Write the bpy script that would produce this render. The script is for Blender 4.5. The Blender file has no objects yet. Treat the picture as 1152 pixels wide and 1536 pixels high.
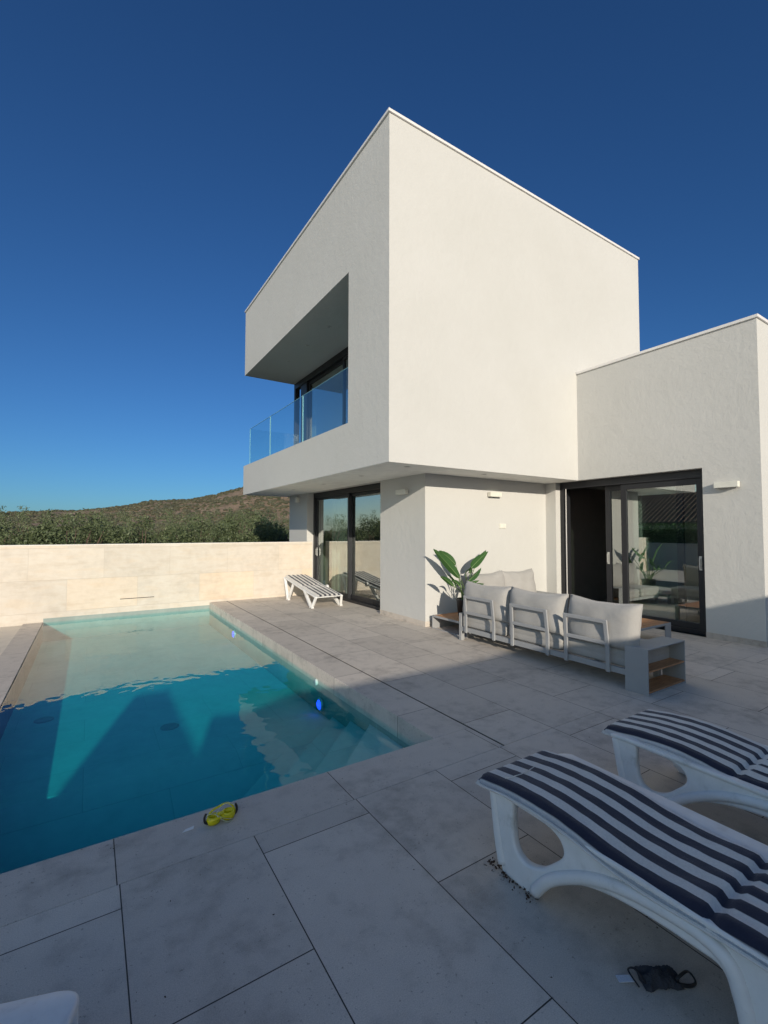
import bpy, bmesh, math, random
from mathutils import Vector, Matrix, noise
R_ = math.radians
random.seed(7)
SC = bpy.context.scene
COL = SC.collection

# ------------------------------------------------------------------ camera
F, YAW, PITCH, ROLL = 685.14, R_(32.7266), R_(2.3294), R_(-0.1157)
CAMZ = 1.6
fw = Vector((math.sin(YAW)*math.cos(PITCH), math.cos(YAW)*math.cos(PITCH), math.sin(PITCH)))
rt = Vector((math.cos(YAW), -math.sin(YAW), 0)); dn = fw.cross(rt)
c_, s_ = math.cos(ROLL), math.sin(ROLL)
RX = c_*rt + s_*dn; RD = -s_*rt + c_*dn
cam_d = bpy.data.cameras.new('camera'); cam = bpy.data.objects.new('camera', cam_d); COL.objects.link(cam)
cam_d.sensor_fit = 'HORIZONTAL'; cam_d.sensor_width = 36.0; cam_d.lens = F/1152*36.0
cam_d.clip_start = 0.05; cam_d.clip_end = 3000
M = Matrix(((RX.x, -RD.x, -fw.x, 0), (RX.y, -RD.y, -fw.y, 0), (RX.z, -RD.z, -fw.z, CAMZ), (0, 0, 0, 1)))
cam.matrix_world = M
SC.camera = cam

# ------------------------------------------------------------------ light
SUNV = Vector((1.08, 2.85, -0.84)).normalized()          # the way the light travels
ELEV = math.asin(-SUNV.z)
w = bpy.data.worlds.new('World'); SC.world = w; w.use_nodes = True
nt = w.node_tree; bg = nt.nodes['Background']
sky = nt.nodes.new('ShaderNodeTexSky'); sky.sky_type = 'NISHITA'; sky.sun_disc = False
sky.sun_elevation = ELEV
sky.sun_rotation = math.atan2(-SUNV.x, -SUNV.y)
sky.altitude = 100; sky.air_density = 1.0; sky.dust_density = 0.35; sky.ozone_density = 3.0

# clear deep-blue sky away from the sun, brighter and whiter on the sun's side
tc = nt.nodes.new('ShaderNodeTexCoord'); dt = nt.nodes.new('ShaderNodeVectorMath'); dt.operation = 'DOT_PRODUCT'
nt.links.new(tc.outputs['Generated'], dt.inputs[0]); dt.inputs[1].default_value = (-.88, -.52, -.60)
mr = nt.nodes.new('ShaderNodeMapRange'); mr.interpolation_type = 'SMOOTHSTEP'; nt.links.new(dt.outputs['Value'], mr.inputs[0])
for i_, v_ in ((1, -.45), (2, .70), (3, 0), (4, 1)): mr.inputs[i_].default_value = v_
tn = nt.nodes.new('ShaderNodeMix'); tn.data_type = 'RGBA'; nt.links.new(mr.outputs[0], tn.inputs[0])
tn.inputs[6].default_value = (.215, .42, .655, 1); tn.inputs[7].default_value = (1.9, 1.75, 1.6, 1)
ml = nt.nodes.new('ShaderNodeMix'); ml.data_type = 'RGBA'; ml.blend_type = 'MULTIPLY'; ml.inputs[0].default_value = 1
nt.links.new(sky.outputs[0], ml.inputs[6]); nt.links.new(tn.outputs[2], ml.inputs[7]); 
mn = nt.nodes.new('ShaderNodeVectorMath'); mn.operation = 'MINIMUM'; mn.inputs[1].default_value = (7.5, 7.0, 6.5)
nt.links.new(ml.outputs[2], mn.inputs[0]); nt.links.new(mn.outputs[0], bg.inputs[0])
bg.inputs[1].default_value = 0.13
sun_d = bpy.data.lights.new('sun', 'SUN'); sun_d.energy = 4.3; sun_d.angle = R_(0.45); sun_d.color = (1.0, 0.90, 0.75)
sun = bpy.data.objects.new('sun', sun_d); COL.objects.link(sun)
sun.rotation_euler = (-SUNV).to_track_quat('Z', 'Y').to_euler(); sun.location = (-5, -20, 10)
SC.view_settings.view_transform = 'Standard'; SC.view_settings.look = 'None'
SC.view_settings.exposure = 0.08; SC.view_settings.gamma = 1.0
SC.cycles.max_bounces = 12; SC.cycles.transmission_bounces = 8; SC.cycles.transparent_max_bounces = 16

# ------------------------------------------------------------------ helpers
def newmat(name):
    m = bpy.data.materials.new(name); m.use_nodes = True
    return m, m.node_tree.nodes, m.node_tree.links, m.node_tree.nodes['Principled BSDF']
def V(n, t, **kw):
    nd = n.new(t)
    for k, v in kw.items(): setattr(nd, k, v)
    return nd
def ramp(n, stops):
    r = n.new('ShaderNodeValToRGB'); e = r.color_ramp.elements
    while len(e) < len(stops): e.new(0.5)
    for i, (p, c) in enumerate(stops):
        e[i].position = p; e[i].color = (*c, 1) if len(c) == 3 else c
    return r
def mixc(n, l, fac, a, b, bt='MIX'):
    m = n.new('ShaderNodeMix'); m.data_type = 'RGBA'; m.blend_type = bt
    for s, v in ((0, fac), (6, a), (7, b)):
        if hasattr(v, 'is_linked'): l.new(v, m.inputs[s])
        else: m.inputs[s].default_value = v if s == 0 else (*v, 1)
    return m.outputs[2]
def math_(n, l, op, a, b=0.0):
    m = n.new('ShaderNodeMath'); m.operation = op
    for s, v in ((0, a), (1, b)):
        if hasattr(v, 'is_linked'): l.new(v, m.inputs[s])
        else: m.inputs[s].default_value = v
    return m.outputs[0]
def bump(n, l, h, strength, dist, p, prev=None):
    b = n.new('ShaderNodeBump'); b.inputs['Strength'].default_value = strength; b.inputs['Distance'].default_value = dist
    l.new(h, b.inputs['Height'])
    if prev: l.new(prev, b.inputs['Normal'])
    if p: l.new(b.outputs[0], p.inputs['Normal'])
    return b.outputs[0]
def noi(n, l, scale, detail=4, rough=0.5, vec=None):
    t = n.new('ShaderNodeTexNoise'); t.inputs['Scale'].default_value = scale
    t.inputs['Detail'].default_value = detail; t.inputs['Roughness'].default_value = rough
    if vec is None: vec = n.new('ShaderNodeTexCoord').outputs['Object']
    l.new(vec, t.inputs['Vector']); return t.outputs[0]
def simple(name, col, rough=0.5, metal=0.0, var=0.06, vscale=6.0, bmp=0.0, bscale=60.0, spec=0.5):
    m, n, l, p = newmat(name)
    v = noi(n, l, vscale, 5)
    a = tuple(max(0, c*(1-var)) for c in col); b = tuple(min(1, c*(1+var)) for c in col)
    r = ramp(n, ((0.3, a), (0.7, b))); l.new(v, r.inputs[0]); l.new(r.outputs[0], p.inputs['Base Color'])
    p.inputs['Roughness'].default_value = rough; p.inputs['Metallic'].default_value = metal
    p.inputs['Specular IOR Level'].default_value = spec
    if bmp: bump(n, l, noi(n, l, bscale, 4), bmp, 0.01, p)
    return m

class MB:
    def __init__(s): s.v = []; s.f = []; s.sm = []
    def add(s, vs, fs, smooth=False):
        b = len(s.v); s.v += [tuple(v) for v in vs]; s.f += [tuple(b+i for i in f) for f in fs]; s.sm += [smooth]*len(fs)
    def box(s, a, b, skip=''):
        x0, y0, z0 = a; x1, y1, z1 = b
        vs = [(x0,y0,z0),(x1,y0,z0),(x1,y1,z0),(x0,y1,z0),(x0,y0,z1),(x1,y0,z1),(x1,y1,z1),(x0,y1,z1)]
        s.add(vs, [(0,3,2,1),(4,5,6,7),(0,1,5,4),(1,2,6,5),(2,3,7,6),(3,0,4,7)])
    def bar(s, p, q, wx, wz, up=(0,0,1)):
        p = Vector(p); q = Vector(q); d = (q-p).normalized(); u = Vector(up)
        if abs(d.dot(u)) > .98: u = Vector((1,0,0))
        a = d.cross(u).normalized()*wx/2; b = a.cross(d).normalized()*wz/2
        vs = [p-a-b, p+a-b, p+a+b, p-a+b, q-a-b, q+a-b, q+a+b, q-a+b]
        s.add(vs, [(0,1,2,3),(7,6,5,4),(0,4,5,1),(1,5,6,2),(2,6,7,3),(3,7,4,0)])
    def tube(s, pts, r, n=8, smooth=True, closed=False, flat=1.0):
        pts = [Vector(p) for p in pts]; N = len(pts); rs = r if isinstance(r, (list, tuple)) else [r]*N
        vs = []; prev = None
        for i, p in enumerate(pts):
            if closed: d = (pts[(i+1)%N]-pts[i-1]).normalized()
            else: d = (pts[min(i+1,N-1)]-pts[max(i-1,0)]).normalized()
            if prev is None:
                u = Vector((0,0,1)) if abs(d.z) < .9 else Vector((1,0,0))
            else: u = prev
            a = d.cross(u).normalized(); b = a.cross(d).normalized(); prev = b
            for k in range(n):
                t = 2*math.pi*k/n; vs.append(p + a*math.cos(t)*rs[i] + b*math.sin(t)*rs[i]*flat)
        fs = []
        for i in range(N if closed else N-1):
            j = (i+1) % N
            for k in range(n): fs.append((i*n+k, i*n+(k+1)%n, j*n+(k+1)%n, j*n+k))
        if not closed: fs += [tuple(range(n-1,-1,-1)), tuple((N-1)*n+k for k in range(n))]
        s.add(vs, fs, smooth)
    def lathe(s, prof, c, n=32, smooth=True, axis='z'):
        vs = []; N = len(prof)
        for r, z in prof:
            for k in range(n):
                t = 2*math.pi*k/n; a, b = r*math.cos(t), r*math.sin(t)
                vs.append((c[0]+a, c[1]+b, c[2]+z) if axis == 'z' else (c[0]+z, c[1]+a, c[2]+b))
        fs = [(i*n+k, i*n+(k+1)%n, (i+1)*n+(k+1)%n, (i+1)*n+k) for i in range(N-1) for k in range(n)]
        fs += [tuple(range(n-1,-1,-1)), tuple((N-1)*n+k for k in range(n))]
        s.add(vs, fs, smooth)
    def build(s, name, mat, parent=None, bevel=0, seg=2, origin=None, recalc=True, shade=None):
        me = bpy.data.meshes.new(name)
        o0 = Vector(origin) if origin else Vector((0,0,0))
        me.from_pydata([tuple(Vector(v)-o0) for v in s.v], [], s.f)
        me.polygons.foreach_set('use_smooth', s.sm if shade is None else [shade]*len(s.f)); me.update()
        if recalc:
            bm = bmesh.new(); bm.from_mesh(me); bmesh.ops.recalc_face_normals(bm, faces=bm.faces); bm.to_mesh(me); bm.free()
        o = bpy.data.objects.new(name, me); COL.objects.link(o)
        if mat: me.materials.append(mat)
        if origin: o.location = o0
        if parent:
            o.parent = parent
            if origin is None: o.matrix_parent_inverse = Matrix.Translation(-Vector(parent.get('_b', (0,0,0)))) if parent.get('_b') else Matrix.Identity(4)
        if bevel:
            b = o.modifiers.new('bevel', 'BEVEL'); b.width = bevel; b.segments = seg; b.limit_method = 'ANGLE'; b.angle_limit = R_(40)
            if hasattr(b, 'harden_normals'): b.harden_normals = False
        return o
def tag(o, label=None, cat=None, group=None, kind=None):
    if label: o['label'] = label
    if cat: o['category'] = cat
    if group: o['group'] = group
    if kind: o['kind'] = kind
    return o
def thing(name, label, cat, base=(0,0,0), rz=0, group=None):
    """Empty at the base; children are modelled in the empty's local space."""
    o = bpy.data.objects.new(name, None); COL.objects.link(o); o.location = base; o.rotation_euler = (0,0,rz)
    o.empty_display_size = .2
    return tag(o, label, cat, group)
def copy_tree(o, parent=None):
    c = o.copy(); COL.objects.link(c)
    if parent: c.parent = parent
    for ch in list(o.children): copy_tree(ch, c)
    return c
def off(mb, base):
    b = Vector(base); mb.v = [tuple(Vector(v)-b) for v in mb.v]; return mb
def poly_extrude(outer, holes, thick, bev=0.006, res=4):
    """2D outline (x,y) with holes -> mesh data extruded about z=0 with rounded edges."""
    cu = bpy.data.curves.new('outline', 'CURVE'); cu.dimensions = '2D'; cu.fill_mode = 'BOTH'
    for pts in [outer]+holes:
        sp = cu.splines.new('POLY'); sp.points.add(len(pts)-1)
        for i, (x, y) in enumerate(pts): sp.points[i].co = (x, y, 0, 1)
        sp.use_cyclic_u = True
    cu.extrude = max(thick/2-bev, 0.0005); cu.bevel_depth = bev; cu.bevel_resolution = 2; cu.offset = -bev
    o = bpy.data.objects.new('outline', cu); COL.objects.link(o)
    dg = bpy.context.evaluated_depsgraph_get(); me = bpy.data.meshes.new_from_object(o.evaluated_get(dg))
    bpy.data.objects.remove(o); bpy.data.curves.remove(cu)
    return me
def smooth_pts(ctrl, n=8, closed=True):
    """Catmull-Rom through control points; a point given with a third value 1 stays a sharp corner."""
    N = len(ctrl); out = []
    for i in range(N if closed else N-1):
        p0, p1, p2, p3 = ctrl[(i-1)%N], ctrl[i], ctrl[(i+1)%N], ctrl[(i+2)%N]
        if len(p1) > 2: p0 = p1
        if len(p2) > 2: p3 = p2
        for k in range(n):
            t = k/n
            out.append(tuple(.5*((2*p1[a])+(-p0[a]+p2[a])*t+(2*p0[a]-5*p1[a]+4*p2[a]-p3[a])*t*t+(-p0[a]+3*p1[a]-3*p2[a]+p3[a])*t**3) for a in (0,1)))
    return out

# ------------------------------------------------------------------ materials
def m_plaster():
    m, n, l, p = newmat('white_render')
    co = n.new('ShaderNodeTexCoord').outputs['Object']
    big = noi(n, l, 0.7, 6, .6, co); r = ramp(n, ((.25, (.515,.51,.485)), (.75, (.555,.55,.53)))); l.new(big, r.inputs[0])
    l.new(r.outputs[0], p.inputs['Base Color']); p.inputs['Roughness'].default_value = .9; p.inputs['Specular IOR Level'].default_value = .2
    b1 = bump(n, l, noi(n, l, 7, 7, .68, co), .5, .016, None)
    bump(n, l, noi(n, l, 160, 3, .6, co), .45, .0025, p, b1)
    return m
def tilemat(name, base, warm, rot=False, bw=1.22, rh=.61, offs=(0,0), mortar=.0026, axes='xy', offset=.5, gap=(.05,.046,.042), spread=.11, pits=True, brick_bump=True, veins=False, tint2=None):
    m, n, l, p = newmat(name)
    co = n.new('ShaderNodeTexCoord').outputs['Object']
    sp = n.new('ShaderNodeSeparateXYZ'); l.new(co, sp.inputs[0])
    u = math_(n, l, 'ADD', sp.outputs['XYZ'.index(axes[0].upper())], offs[0]); v = math_(n, l, 'ADD', sp.outputs['XYZ'.index(axes[1].upper())], offs[1])
    cb = n.new('ShaderNodeCombineXYZ'); l.new(u, cb.inputs[0]); l.new(v, cb.inputs[1])
    bt = n.new('ShaderNodeTexBrick'); l.new(cb.outputs[0], bt.inputs['Vector']); bt.offset = offset; bt.offset_frequency = 2; bt.squash = 1
    bt.inputs['Scale'].default_value = 1; bt.inputs['Mortar Size'].default_value = mortar; bt.inputs['Mortar Smooth'].default_value = .1
    bt.inputs['Brick Width'].default_value = bw; bt.inputs['Row Height'].default_value = rh; bt.inputs['Bias'].default_value = 0
    bt.inputs['Color1'].default_value = (0,0,0,1); bt.inputs['Color2'].default_value = (1,1,1,1); bt.inputs['Mortar'].default_value = (.5,.5,.5,1)
    cl = noi(n, l, 1.6, 8, .62, co)
    md = noi(n, l, 9, 6, .6, co)
    k = mixc(n, l, .45, cl, md)
    lo = tuple(c*(.60 if pits else .86) for c in base); r = ramp(n, ((.30, lo), (.5, base), (.72, warm))); l.new(k, r.inputs[0])
    tone = ramp(n, ((0, (1-spread,)*3), (1, (1+spread*.6,)*3))); l.new(bt.outputs[0], tone.inputs[0])
    c = mixc(n, l, 1.0, r.outputs[0], tone.outputs[0], 'MULTIPLY')
    if tint2:
        hs = ramp(n, ((.0, (1,1,1)), (.55, (1,1,1)), (.9, tint2))); l.new(bt.outputs[0], hs.inputs[0]); c = mixc(n, l, 1.0, c, hs.outputs[0], 'MULTIPLY')
    if veins:
        mp = n.new('ShaderNodeMapping'); mp.inputs['Scale'].default_value = (1.0, 1.0, 4.5); l.new(co, mp.inputs[0])
        vn = noi(n, l, 1.5, 9, .65, mp.outputs[0]); vr = ramp(n, ((.35, (.93,.90,.86)), (.5, (1,1,1)), (.62, (1.0,.96,.91)))); l.new(vn, vr.inputs[0])
        c = mixc(n, l, 1.0, c, vr.outputs[0], 'MULTIPLY')
    if pits:
        pt = noi(n, l, 58, 3, .6, co); pm = noi(n, l, 5, 3, .5, co)
        pr = ramp(n, ((.0, (0,0,0)), (.64, (0,0,0)), (.72, (1,1,1)))); l.new(math_(n, l, 'ADD', pt, math_(n, l, 'MULTIPLY', math_(n, l, 'SUBTRACT', pm, .5), .28)), pr.inputs[0])
        c = mixc(n, l, math_(n, l, 'MULTIPLY', pr.outputs[0], .65), c, tuple(b*.35 for b in base))
        sr = noi(n, l, 240, 2, .6, co); sr2 = ramp(n, ((.3, (.80,.80,.80)), (.7, (1.10,1.10,1.10)))); l.new(sr, sr2.inputs[0])
        c = mixc(n, l, 1.0, c, sr2.outputs[0], 'MULTIPLY')
    c = mixc(n, l, bt.outputs['Fac'], c, gap)
    l.new(c, p.inputs['Base Color']); p.inputs['Roughness'].default_value = .72; p.inputs['Specular IOR Level'].default_value = .35
    h = math_(n, l, 'SUBTRACT', 1.0, bt.outputs['Fac']); b1 = bump(n, l, h, .6, .004, None)
    bump(n, l, noi(n, l, 110, 4, .6, co), .3, .003, p, b1)
    return m
PLASTER = m_plaster()
STONE = (.59,.53,.465); STONEW = (.65,.585,.51)
PAVING = tilemat('porcelain_paving', STONE, STONEW, axes='yx', offs=(-.45+.61-1.22*8+1.22*16, -.15+.61*16))
COPING_Y = tilemat('coping_tile_along', STONE, STONEW, axes='xy', bw=1.22, rh=5, offs=(-.14+12.2, 10.0), offset=0)
COPING_X = tilemat('coping_tile_across', STONE, STONEW, axes='yx', bw=1.22, rh=5, offs=(.35+12.2, 10.0), offset=0)
WALLTILE = tilemat('travertine_wall', (.60,.545,.475), (.65,.605,.54), axes='xz', bw=1.2, rh=.6, offs=(.35+12, .55+6), gap=(.52,.465,.395), spread=.09, pits=False, veins=True, tint2=(1.0,.93,.85), mortar=.003)
ALU = simple('anthracite_aluminium', (.022,.023,.027), .45, .2, .05)
TRIM = simple('white_metal_trim', (.72,.70,.68), .45, 0, .03)
FRAME = simple('light_grey_powder_coat', (.31,.315,.32), .5, 0, .04, bmp=.05, bscale=300)
BLACK = simple('black_plastic', (.015,.015,.016), .4)
SOIL = simple('potting_soil', (.05,.035,.025), .95, bmp=.8, bscale=60)
INWALL = simple('interior_wall', (.66,.64,.60), .9)
INDARK = simple('interior_dark_panel', (.16,.135,.125), .6)
INFLOOR = simple('interior_floor', (.22,.20,.18), .5)
CURTAIN = simple('curtain_cloth', (.74,.73,.66), .9)
LAMPW = simple('lamp_housing', (.68,.67,.60), .5)
SKIRT = tilemat('skirting_tile', tuple(c*.95 for c in STONE), STONEW, axes='xz', bw=.61, rh=4, offs=(10,2), offset=0, gap=(.2,.19,.18))
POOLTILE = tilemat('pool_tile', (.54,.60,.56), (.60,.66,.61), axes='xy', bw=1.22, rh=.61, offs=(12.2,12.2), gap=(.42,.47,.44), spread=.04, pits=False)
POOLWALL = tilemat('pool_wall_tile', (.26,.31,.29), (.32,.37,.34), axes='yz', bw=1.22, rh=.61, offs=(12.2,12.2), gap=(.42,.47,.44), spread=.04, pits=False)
def m_wood():
    m, n, l, p = newmat('oiled_teak')
    co = n.new('ShaderNodeTexCoord').outputs['Object']; mp = n.new('ShaderNodeMapping'); mp.inputs['Scale'].default_value = (3, 30, 30); l.new(co, mp.inputs[0])
    g = noi(n, l, 2.5, 8, .6, mp.outputs[0]); r = ramp(n, ((.3, (.26,.11,.045)), (.55, (.42,.20,.085)), (.75, (.52,.28,.13)))); l.new(g, r.inputs[0])
    l.new(r.outputs[0], p.inputs['Base Color']); p.inputs['Roughness'].default_value = .5; bump(n, l, g, .2, .002, p); return m
WOOD = m_wood()
def m_fabric(name, col, stripe=None):
    m, n, l, p = newmat(name)
    co = n.new('ShaderNodeTexCoord').outputs['Object']
    wv = n.new('ShaderNodeTexWave'); wv.inputs['Scale'].default_value = 220; wv.bands_direction = 'X'; l.new(co, wv.inputs[0])
    ww = n.new('ShaderNodeTexWave'); ww.inputs['Scale'].default_value = 220; ww.bands_direction = 'Z' if not stripe else 'Y'; l.new(co, ww.inputs[0])
    h = math_(n, l, 'ADD', wv.outputs[1], ww.outputs[1])
    sp = noi(n, l, 300 if not stripe else 120, 2, .6, co); dirt = noi(n, l, 4, 6, .6, co)
    if stripe:
        x = n.new('ShaderNodeSeparateXYZ'); l.new(co, x.inputs[0])
        wob = math_(n, l, 'MULTIPLY', math_(n, l, 'SUBTRACT', noi(n, l, 3, 2, .5, co), .5), .003)
        f = math_(n, l, 'FRACT', math_(n, l, 'DIVIDE', math_(n, l, 'ADD', math_(n, l, 'ADD', x.outputs[0], wob), 10*stripe[1]+stripe[2]), stripe[1]))
        k = ramp(n, ((.0, (0,0,0)), (.485, (0,0,0)), (.515, (1,1,1)))); l.new(f, k.inputs[0])
        c = mixc(n, l, k.outputs[0], stripe[0], col)
        if len(stripe) > 3: c = mixc(n, l, math_(n, l, 'GREATER_THAN', math_(n, l, 'ABSOLUTE', math_(n, l, 'SUBTRACT', x.outputs[0], stripe[3])), stripe[4]), c, col)
    else: c = mixc(n, l, .0, col, col)
    rr = ramp(n, ((.3, (.88,.88,.88)), (.7, (1.1,1.1,1.1)))); l.new(sp, rr.inputs[0]); c = mixc(n, l, .7, c, mixc(n, l, 1, c, rr.outputs[0], 'MULTIPLY'))
    dr = ramp(n, ((.3, (.84,.83,.82)), (.6, (1,1,1)))); l.new(dirt, dr.inputs[0]); c = mixc(n, l, .6, c, mixc(n, l, 1, c, dr.outputs[0], 'MULTIPLY'))
    l.new(c, p.inputs['Base Color']); p.inputs['Roughness'].default_value = .92; p.inputs['Sheen Weight'].default_value = .15
    b1 = bump(n, l, noi(n, l, 14, 4, .6, co), .35, .012, None)
    bump(n, l, h, .25, .0012, p, b1)
    return m
CUSHION = m_fabric('heather_grey_fabric', (.37,.358,.34))
NAVY = (.012,.016,.040)
def stripe(centre, half): return m_fabric('navy_and_white_stripe_fabric', (.66,.64,.60), (NAVY, .105, -(centre+half-.012-.0525), centre, half-.010))
PIPING = simple('off_white_piping', (.62,.60,.57), .8)
def m_plastic():
    m, n, l, p = newmat('white_resin_plastic')
    co = n.new('ShaderNodeTexCoord').outputs['Object']
    d = noi(n, l, 7, 8, .65, co); r = ramp(n, ((.28, (.50,.50,.48)), (.42, (.68,.68,.67)), (.7, (.76,.76,.755)))); l.new(d, r.inputs[0])
    s = noi(n, l, 90, 3, .6, co); sr = ramp(n, ((.66, (0,0,0)), (.74, (1,1,1)))); l.new(s, sr.inputs[0])
    c = mixc(n, l, math_(n, l, 'MULTIPLY', sr.outputs[0], .22), r.outputs[0], (.3,.26,.22))
    l.new(c, p.inputs['Base Color']); p.inputs['Roughness'].default_value = .42; bump(n, l, noi(n, l, 220, 2, .5, co), .12, .001, p); return m
RESIN = m_plastic()
def m_glass(name, tint=(.72,.82,.80), boost=.0):
    m, n, l, p = newmat(name); out = n['Material Output']
    tr = n.new('ShaderNodeBsdfTransparent'); tr.inputs[0].default_value = (*tint, 1)
    gl = n.new('ShaderNodeBsdfGlossy'); gl.inputs['Roughness'].default_value = 0.0; gl.inputs[0].default_value = (.95,1,.98,1)
    fr = n.new('ShaderNodeFresnel'); fr.inputs[0].default_value = 1.5
    geo = n.new('ShaderNodeNewGeometry')
    f = math_(n, l, 'MULTIPLY', math_(n, l, 'MINIMUM', math_(n, l, 'ADD', math_(n, l, 'MULTIPLY', fr.outputs[0], 1.8), boost), 1.0), math_(n, l, 'SUBTRACT', 1.0, geo.outputs['Backfacing']))
    mx = n.new('ShaderNodeMixShader'); l.new(f, mx.inputs[0]); l.new(tr.outputs[0], mx.inputs[1]); l.new(gl.outputs[0], mx.inputs[2]); l.new(mx.outputs[0], out.inputs[0])
    b = n.new('ShaderNodeBump'); b.inputs['Strength'].default_value = .02; b.inputs['Distance'].default_value = .003
    l.new(noi(n, l, 1.5, 1), b.inputs['Height']); l.new(b.outputs[0], gl.inputs['Normal'])
    return m
GLASS = m_glass('tinted_window_glass', (.78,.86,.82), .30)
RAILGLASS = m_glass('balustrade_glass', (.87,.95,.96), .0)
def m_leaf(name, c1, c2, trans=.25):
    m, n, l, p = newmat(name)
    oi = n.new('ShaderNodeNewGeometry'); co = n.new('ShaderNodeTexCoord').outputs['Object']
    r = ramp(n, ((0, c1), (1, c2))); l.new(mixc(n, l, .5, oi.outputs['Random Per Island'], noi(n, l, 1.2, 3, .5, co)), r.inputs[0])
    l.new(r.outputs[0], p.inputs['Base Color']); p.inputs['Roughness'].default_value = .55
    tl = n.new('ShaderNodeBsdfTranslucent'); l.new(r.outputs[0], tl.inputs[0]); mx = n.new('ShaderNodeMixShader'); mx.inputs[0].default_value = trans
    l.new(p.outputs[0], mx.inputs[1]); l.new(tl.outputs[0], mx.inputs[2]); l.new(mx.outputs[0], n['Material Output'].inputs[0]); return m
FOLIAGE = m_leaf('shrub_leaves', (.045,.075,.032), (.18,.215,.10))
BRANCH = simple('twig_bark', (.09,.06,.045), .9)
PADDLE = m_leaf('banana_leaf', (.022,.062,.022), (.06,.16,.035), .3)
RIBM = simple('leaf_midrib', (.22,.32,.12), .5)

# ------------------------------------------------------------------ ground, terrace, pool, water
GZ = -0.9
def m_ground():
    m, n, l, p = newmat('dry_grass_ground'); co = n.new('ShaderNodeTexCoord').outputs['Object']
    r = ramp(n, ((.3, (.14,.10,.06)), (.5, (.20,.16,.09)), (.7, (.10,.11,.045)))); l.new(noi(n, l, .35, 8, .6, co), r.inputs[0])
    l.new(r.outputs[0], p.inputs['Base Color']); p.inputs['Roughness'].default_value = .95; bump(n, l, noi(n, l, 3, 8, .7, co), .6, .2, p); return m
g = MB(); g.add([(-1500,-1500,GZ),(1500,-1500,GZ),(1500,1500,GZ),(-1500,1500,GZ)], [(0,1,2,3)])
tag(g.build('ground', m_ground()), kind='structure')

YW = 10.70; PX0, PX1, PY0 = -.70, 2.27, 2.81; ZW = -.13; PD = ZW-.90; PF = ZW-.36; PYM = 4.5      # floor raised to mimic refraction: near level, far level, where the slope begins
CX1 = PX1+.36; CY0 = PY0-.37
t = MB()                                    # paving sheet: L-shape round the pool and its coping
t.box((CX1+.018, CY0-.0, GZ-.05), (7.86, 13.4, 0.0))
t.box((-8, -9, GZ-.05), (7.86, CY0-.004, 0.0))
t.box((7.86, -9, GZ-.05), (20, 2.50, 0.0))
tag(t.build('terrace', PAVING), kind='structure')
ch = MB(); ch.box((CX1+.0005, CY0-.004, -.2), (CX1+.0175, YW, -.004)); ch.box((-8, CY0-.0038, -.2), (CX1, CY0-.0006, -.002)); tag(ch.build('drain_gap', simple('dark_gap', (.01,.01,.01), .9)), kind='structure')

pool = thing('swimming_pool', 'long rectangular swimming pool sunk in the stone terrace, filled with teal water', 'swimming pool')
c = MB(); c.box((-1.0, CY0, -.6), (CX1, PY0, 0.0)); c.build('coping', COPING_Y, pool, bevel=.004)
c = MB(); c.box((PX1, PY0, -.185), (CX1, YW, 0.0)); c.build('coping', COPING_X, pool, bevel=.004)
c = MB(); c.box((-1.0, PY0, GZ), (PX0, YW, ZW+.004)); c.build('overflow_edge', COPING_X, pool, bevel=.004)
c = MB(); c.box((-6.0, CY0, GZ), (-1.0005, YW, ZW-.02)); tag(c.build('side_path', simple('cream_stone_path', (.60,.54,.46), .8), None), kind='structure')
b = MB()
b.add([(PX0,PY0,PD),(PX1,PY0,PD),(PX1,PYM,PF),(PX0,PYM,PF),(PX1,YW,PF),(PX0,YW,PF)], [(0,1,2,3),(3,2,4,5)])
floor_o = b.build('pool_floor', POOLTILE, pool, recalc=False)
walls_ = []
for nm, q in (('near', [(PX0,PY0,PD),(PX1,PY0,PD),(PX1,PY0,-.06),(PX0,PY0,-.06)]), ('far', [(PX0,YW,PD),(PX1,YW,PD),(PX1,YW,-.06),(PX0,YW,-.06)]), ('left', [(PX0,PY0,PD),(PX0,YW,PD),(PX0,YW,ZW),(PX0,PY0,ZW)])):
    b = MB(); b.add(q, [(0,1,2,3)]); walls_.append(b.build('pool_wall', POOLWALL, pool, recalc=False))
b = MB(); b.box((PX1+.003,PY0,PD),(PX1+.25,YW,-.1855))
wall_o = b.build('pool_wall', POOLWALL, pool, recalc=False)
steps = []
for k, (dist, dz) in enumerate(((.68,.10),(.95,.20),(1.24,.30),(1.52,.41))):   # corner steps, each a triangle in plan
    L = dist*math.sqrt(2); z1 = ZW-dz
    s = MB(); a = (PX1-.001, PY0+.001); q = (PX1-L, PY0+.001); r = (PX1-.001, PY0+L); zb = z1-.098 if k < 3 else PD-.02
    s.add([(*a,z1),(*q,z1),(*r,z1),(*a,zb),(*q,zb),(*r,zb)], [(0,2,1),(3,4,5),(0,1,4,3),(1,2,5,4),(2,0,3,5)])
    steps.append(s.build('step', POOLTILE, pool))
ring = simple('light_ring', (.55,.58,.6), .3, .4); lens, ln, ll, lp = newmat('blue_pool_lamp')
lp.inputs['Base Color'].default_value = (.02,.03,.5,1); lp.inputs['Emission Color'].default_value = (.03,.06,1,1); lp.inputs['Emission Strength'].default_value = 3.0
for (y, z) in ((4.85, -.385), (8.56, -.295)):
    a = MB(); a.lathe([(.001,-.03),(.065,-.03),(.075,-.02),(.075,-.001),(.001,-.001)], (PX1,y,z), 28, True, 'x')
    o = a.build('pool_light', ring, pool); a = MB(); a.lathe([(.001,-.045),(.04,-.042),(.055,-.030),(.001,-.030)], (PX1,y,z), 24, True, 'x'); a.build('lens', lens, o)
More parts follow.
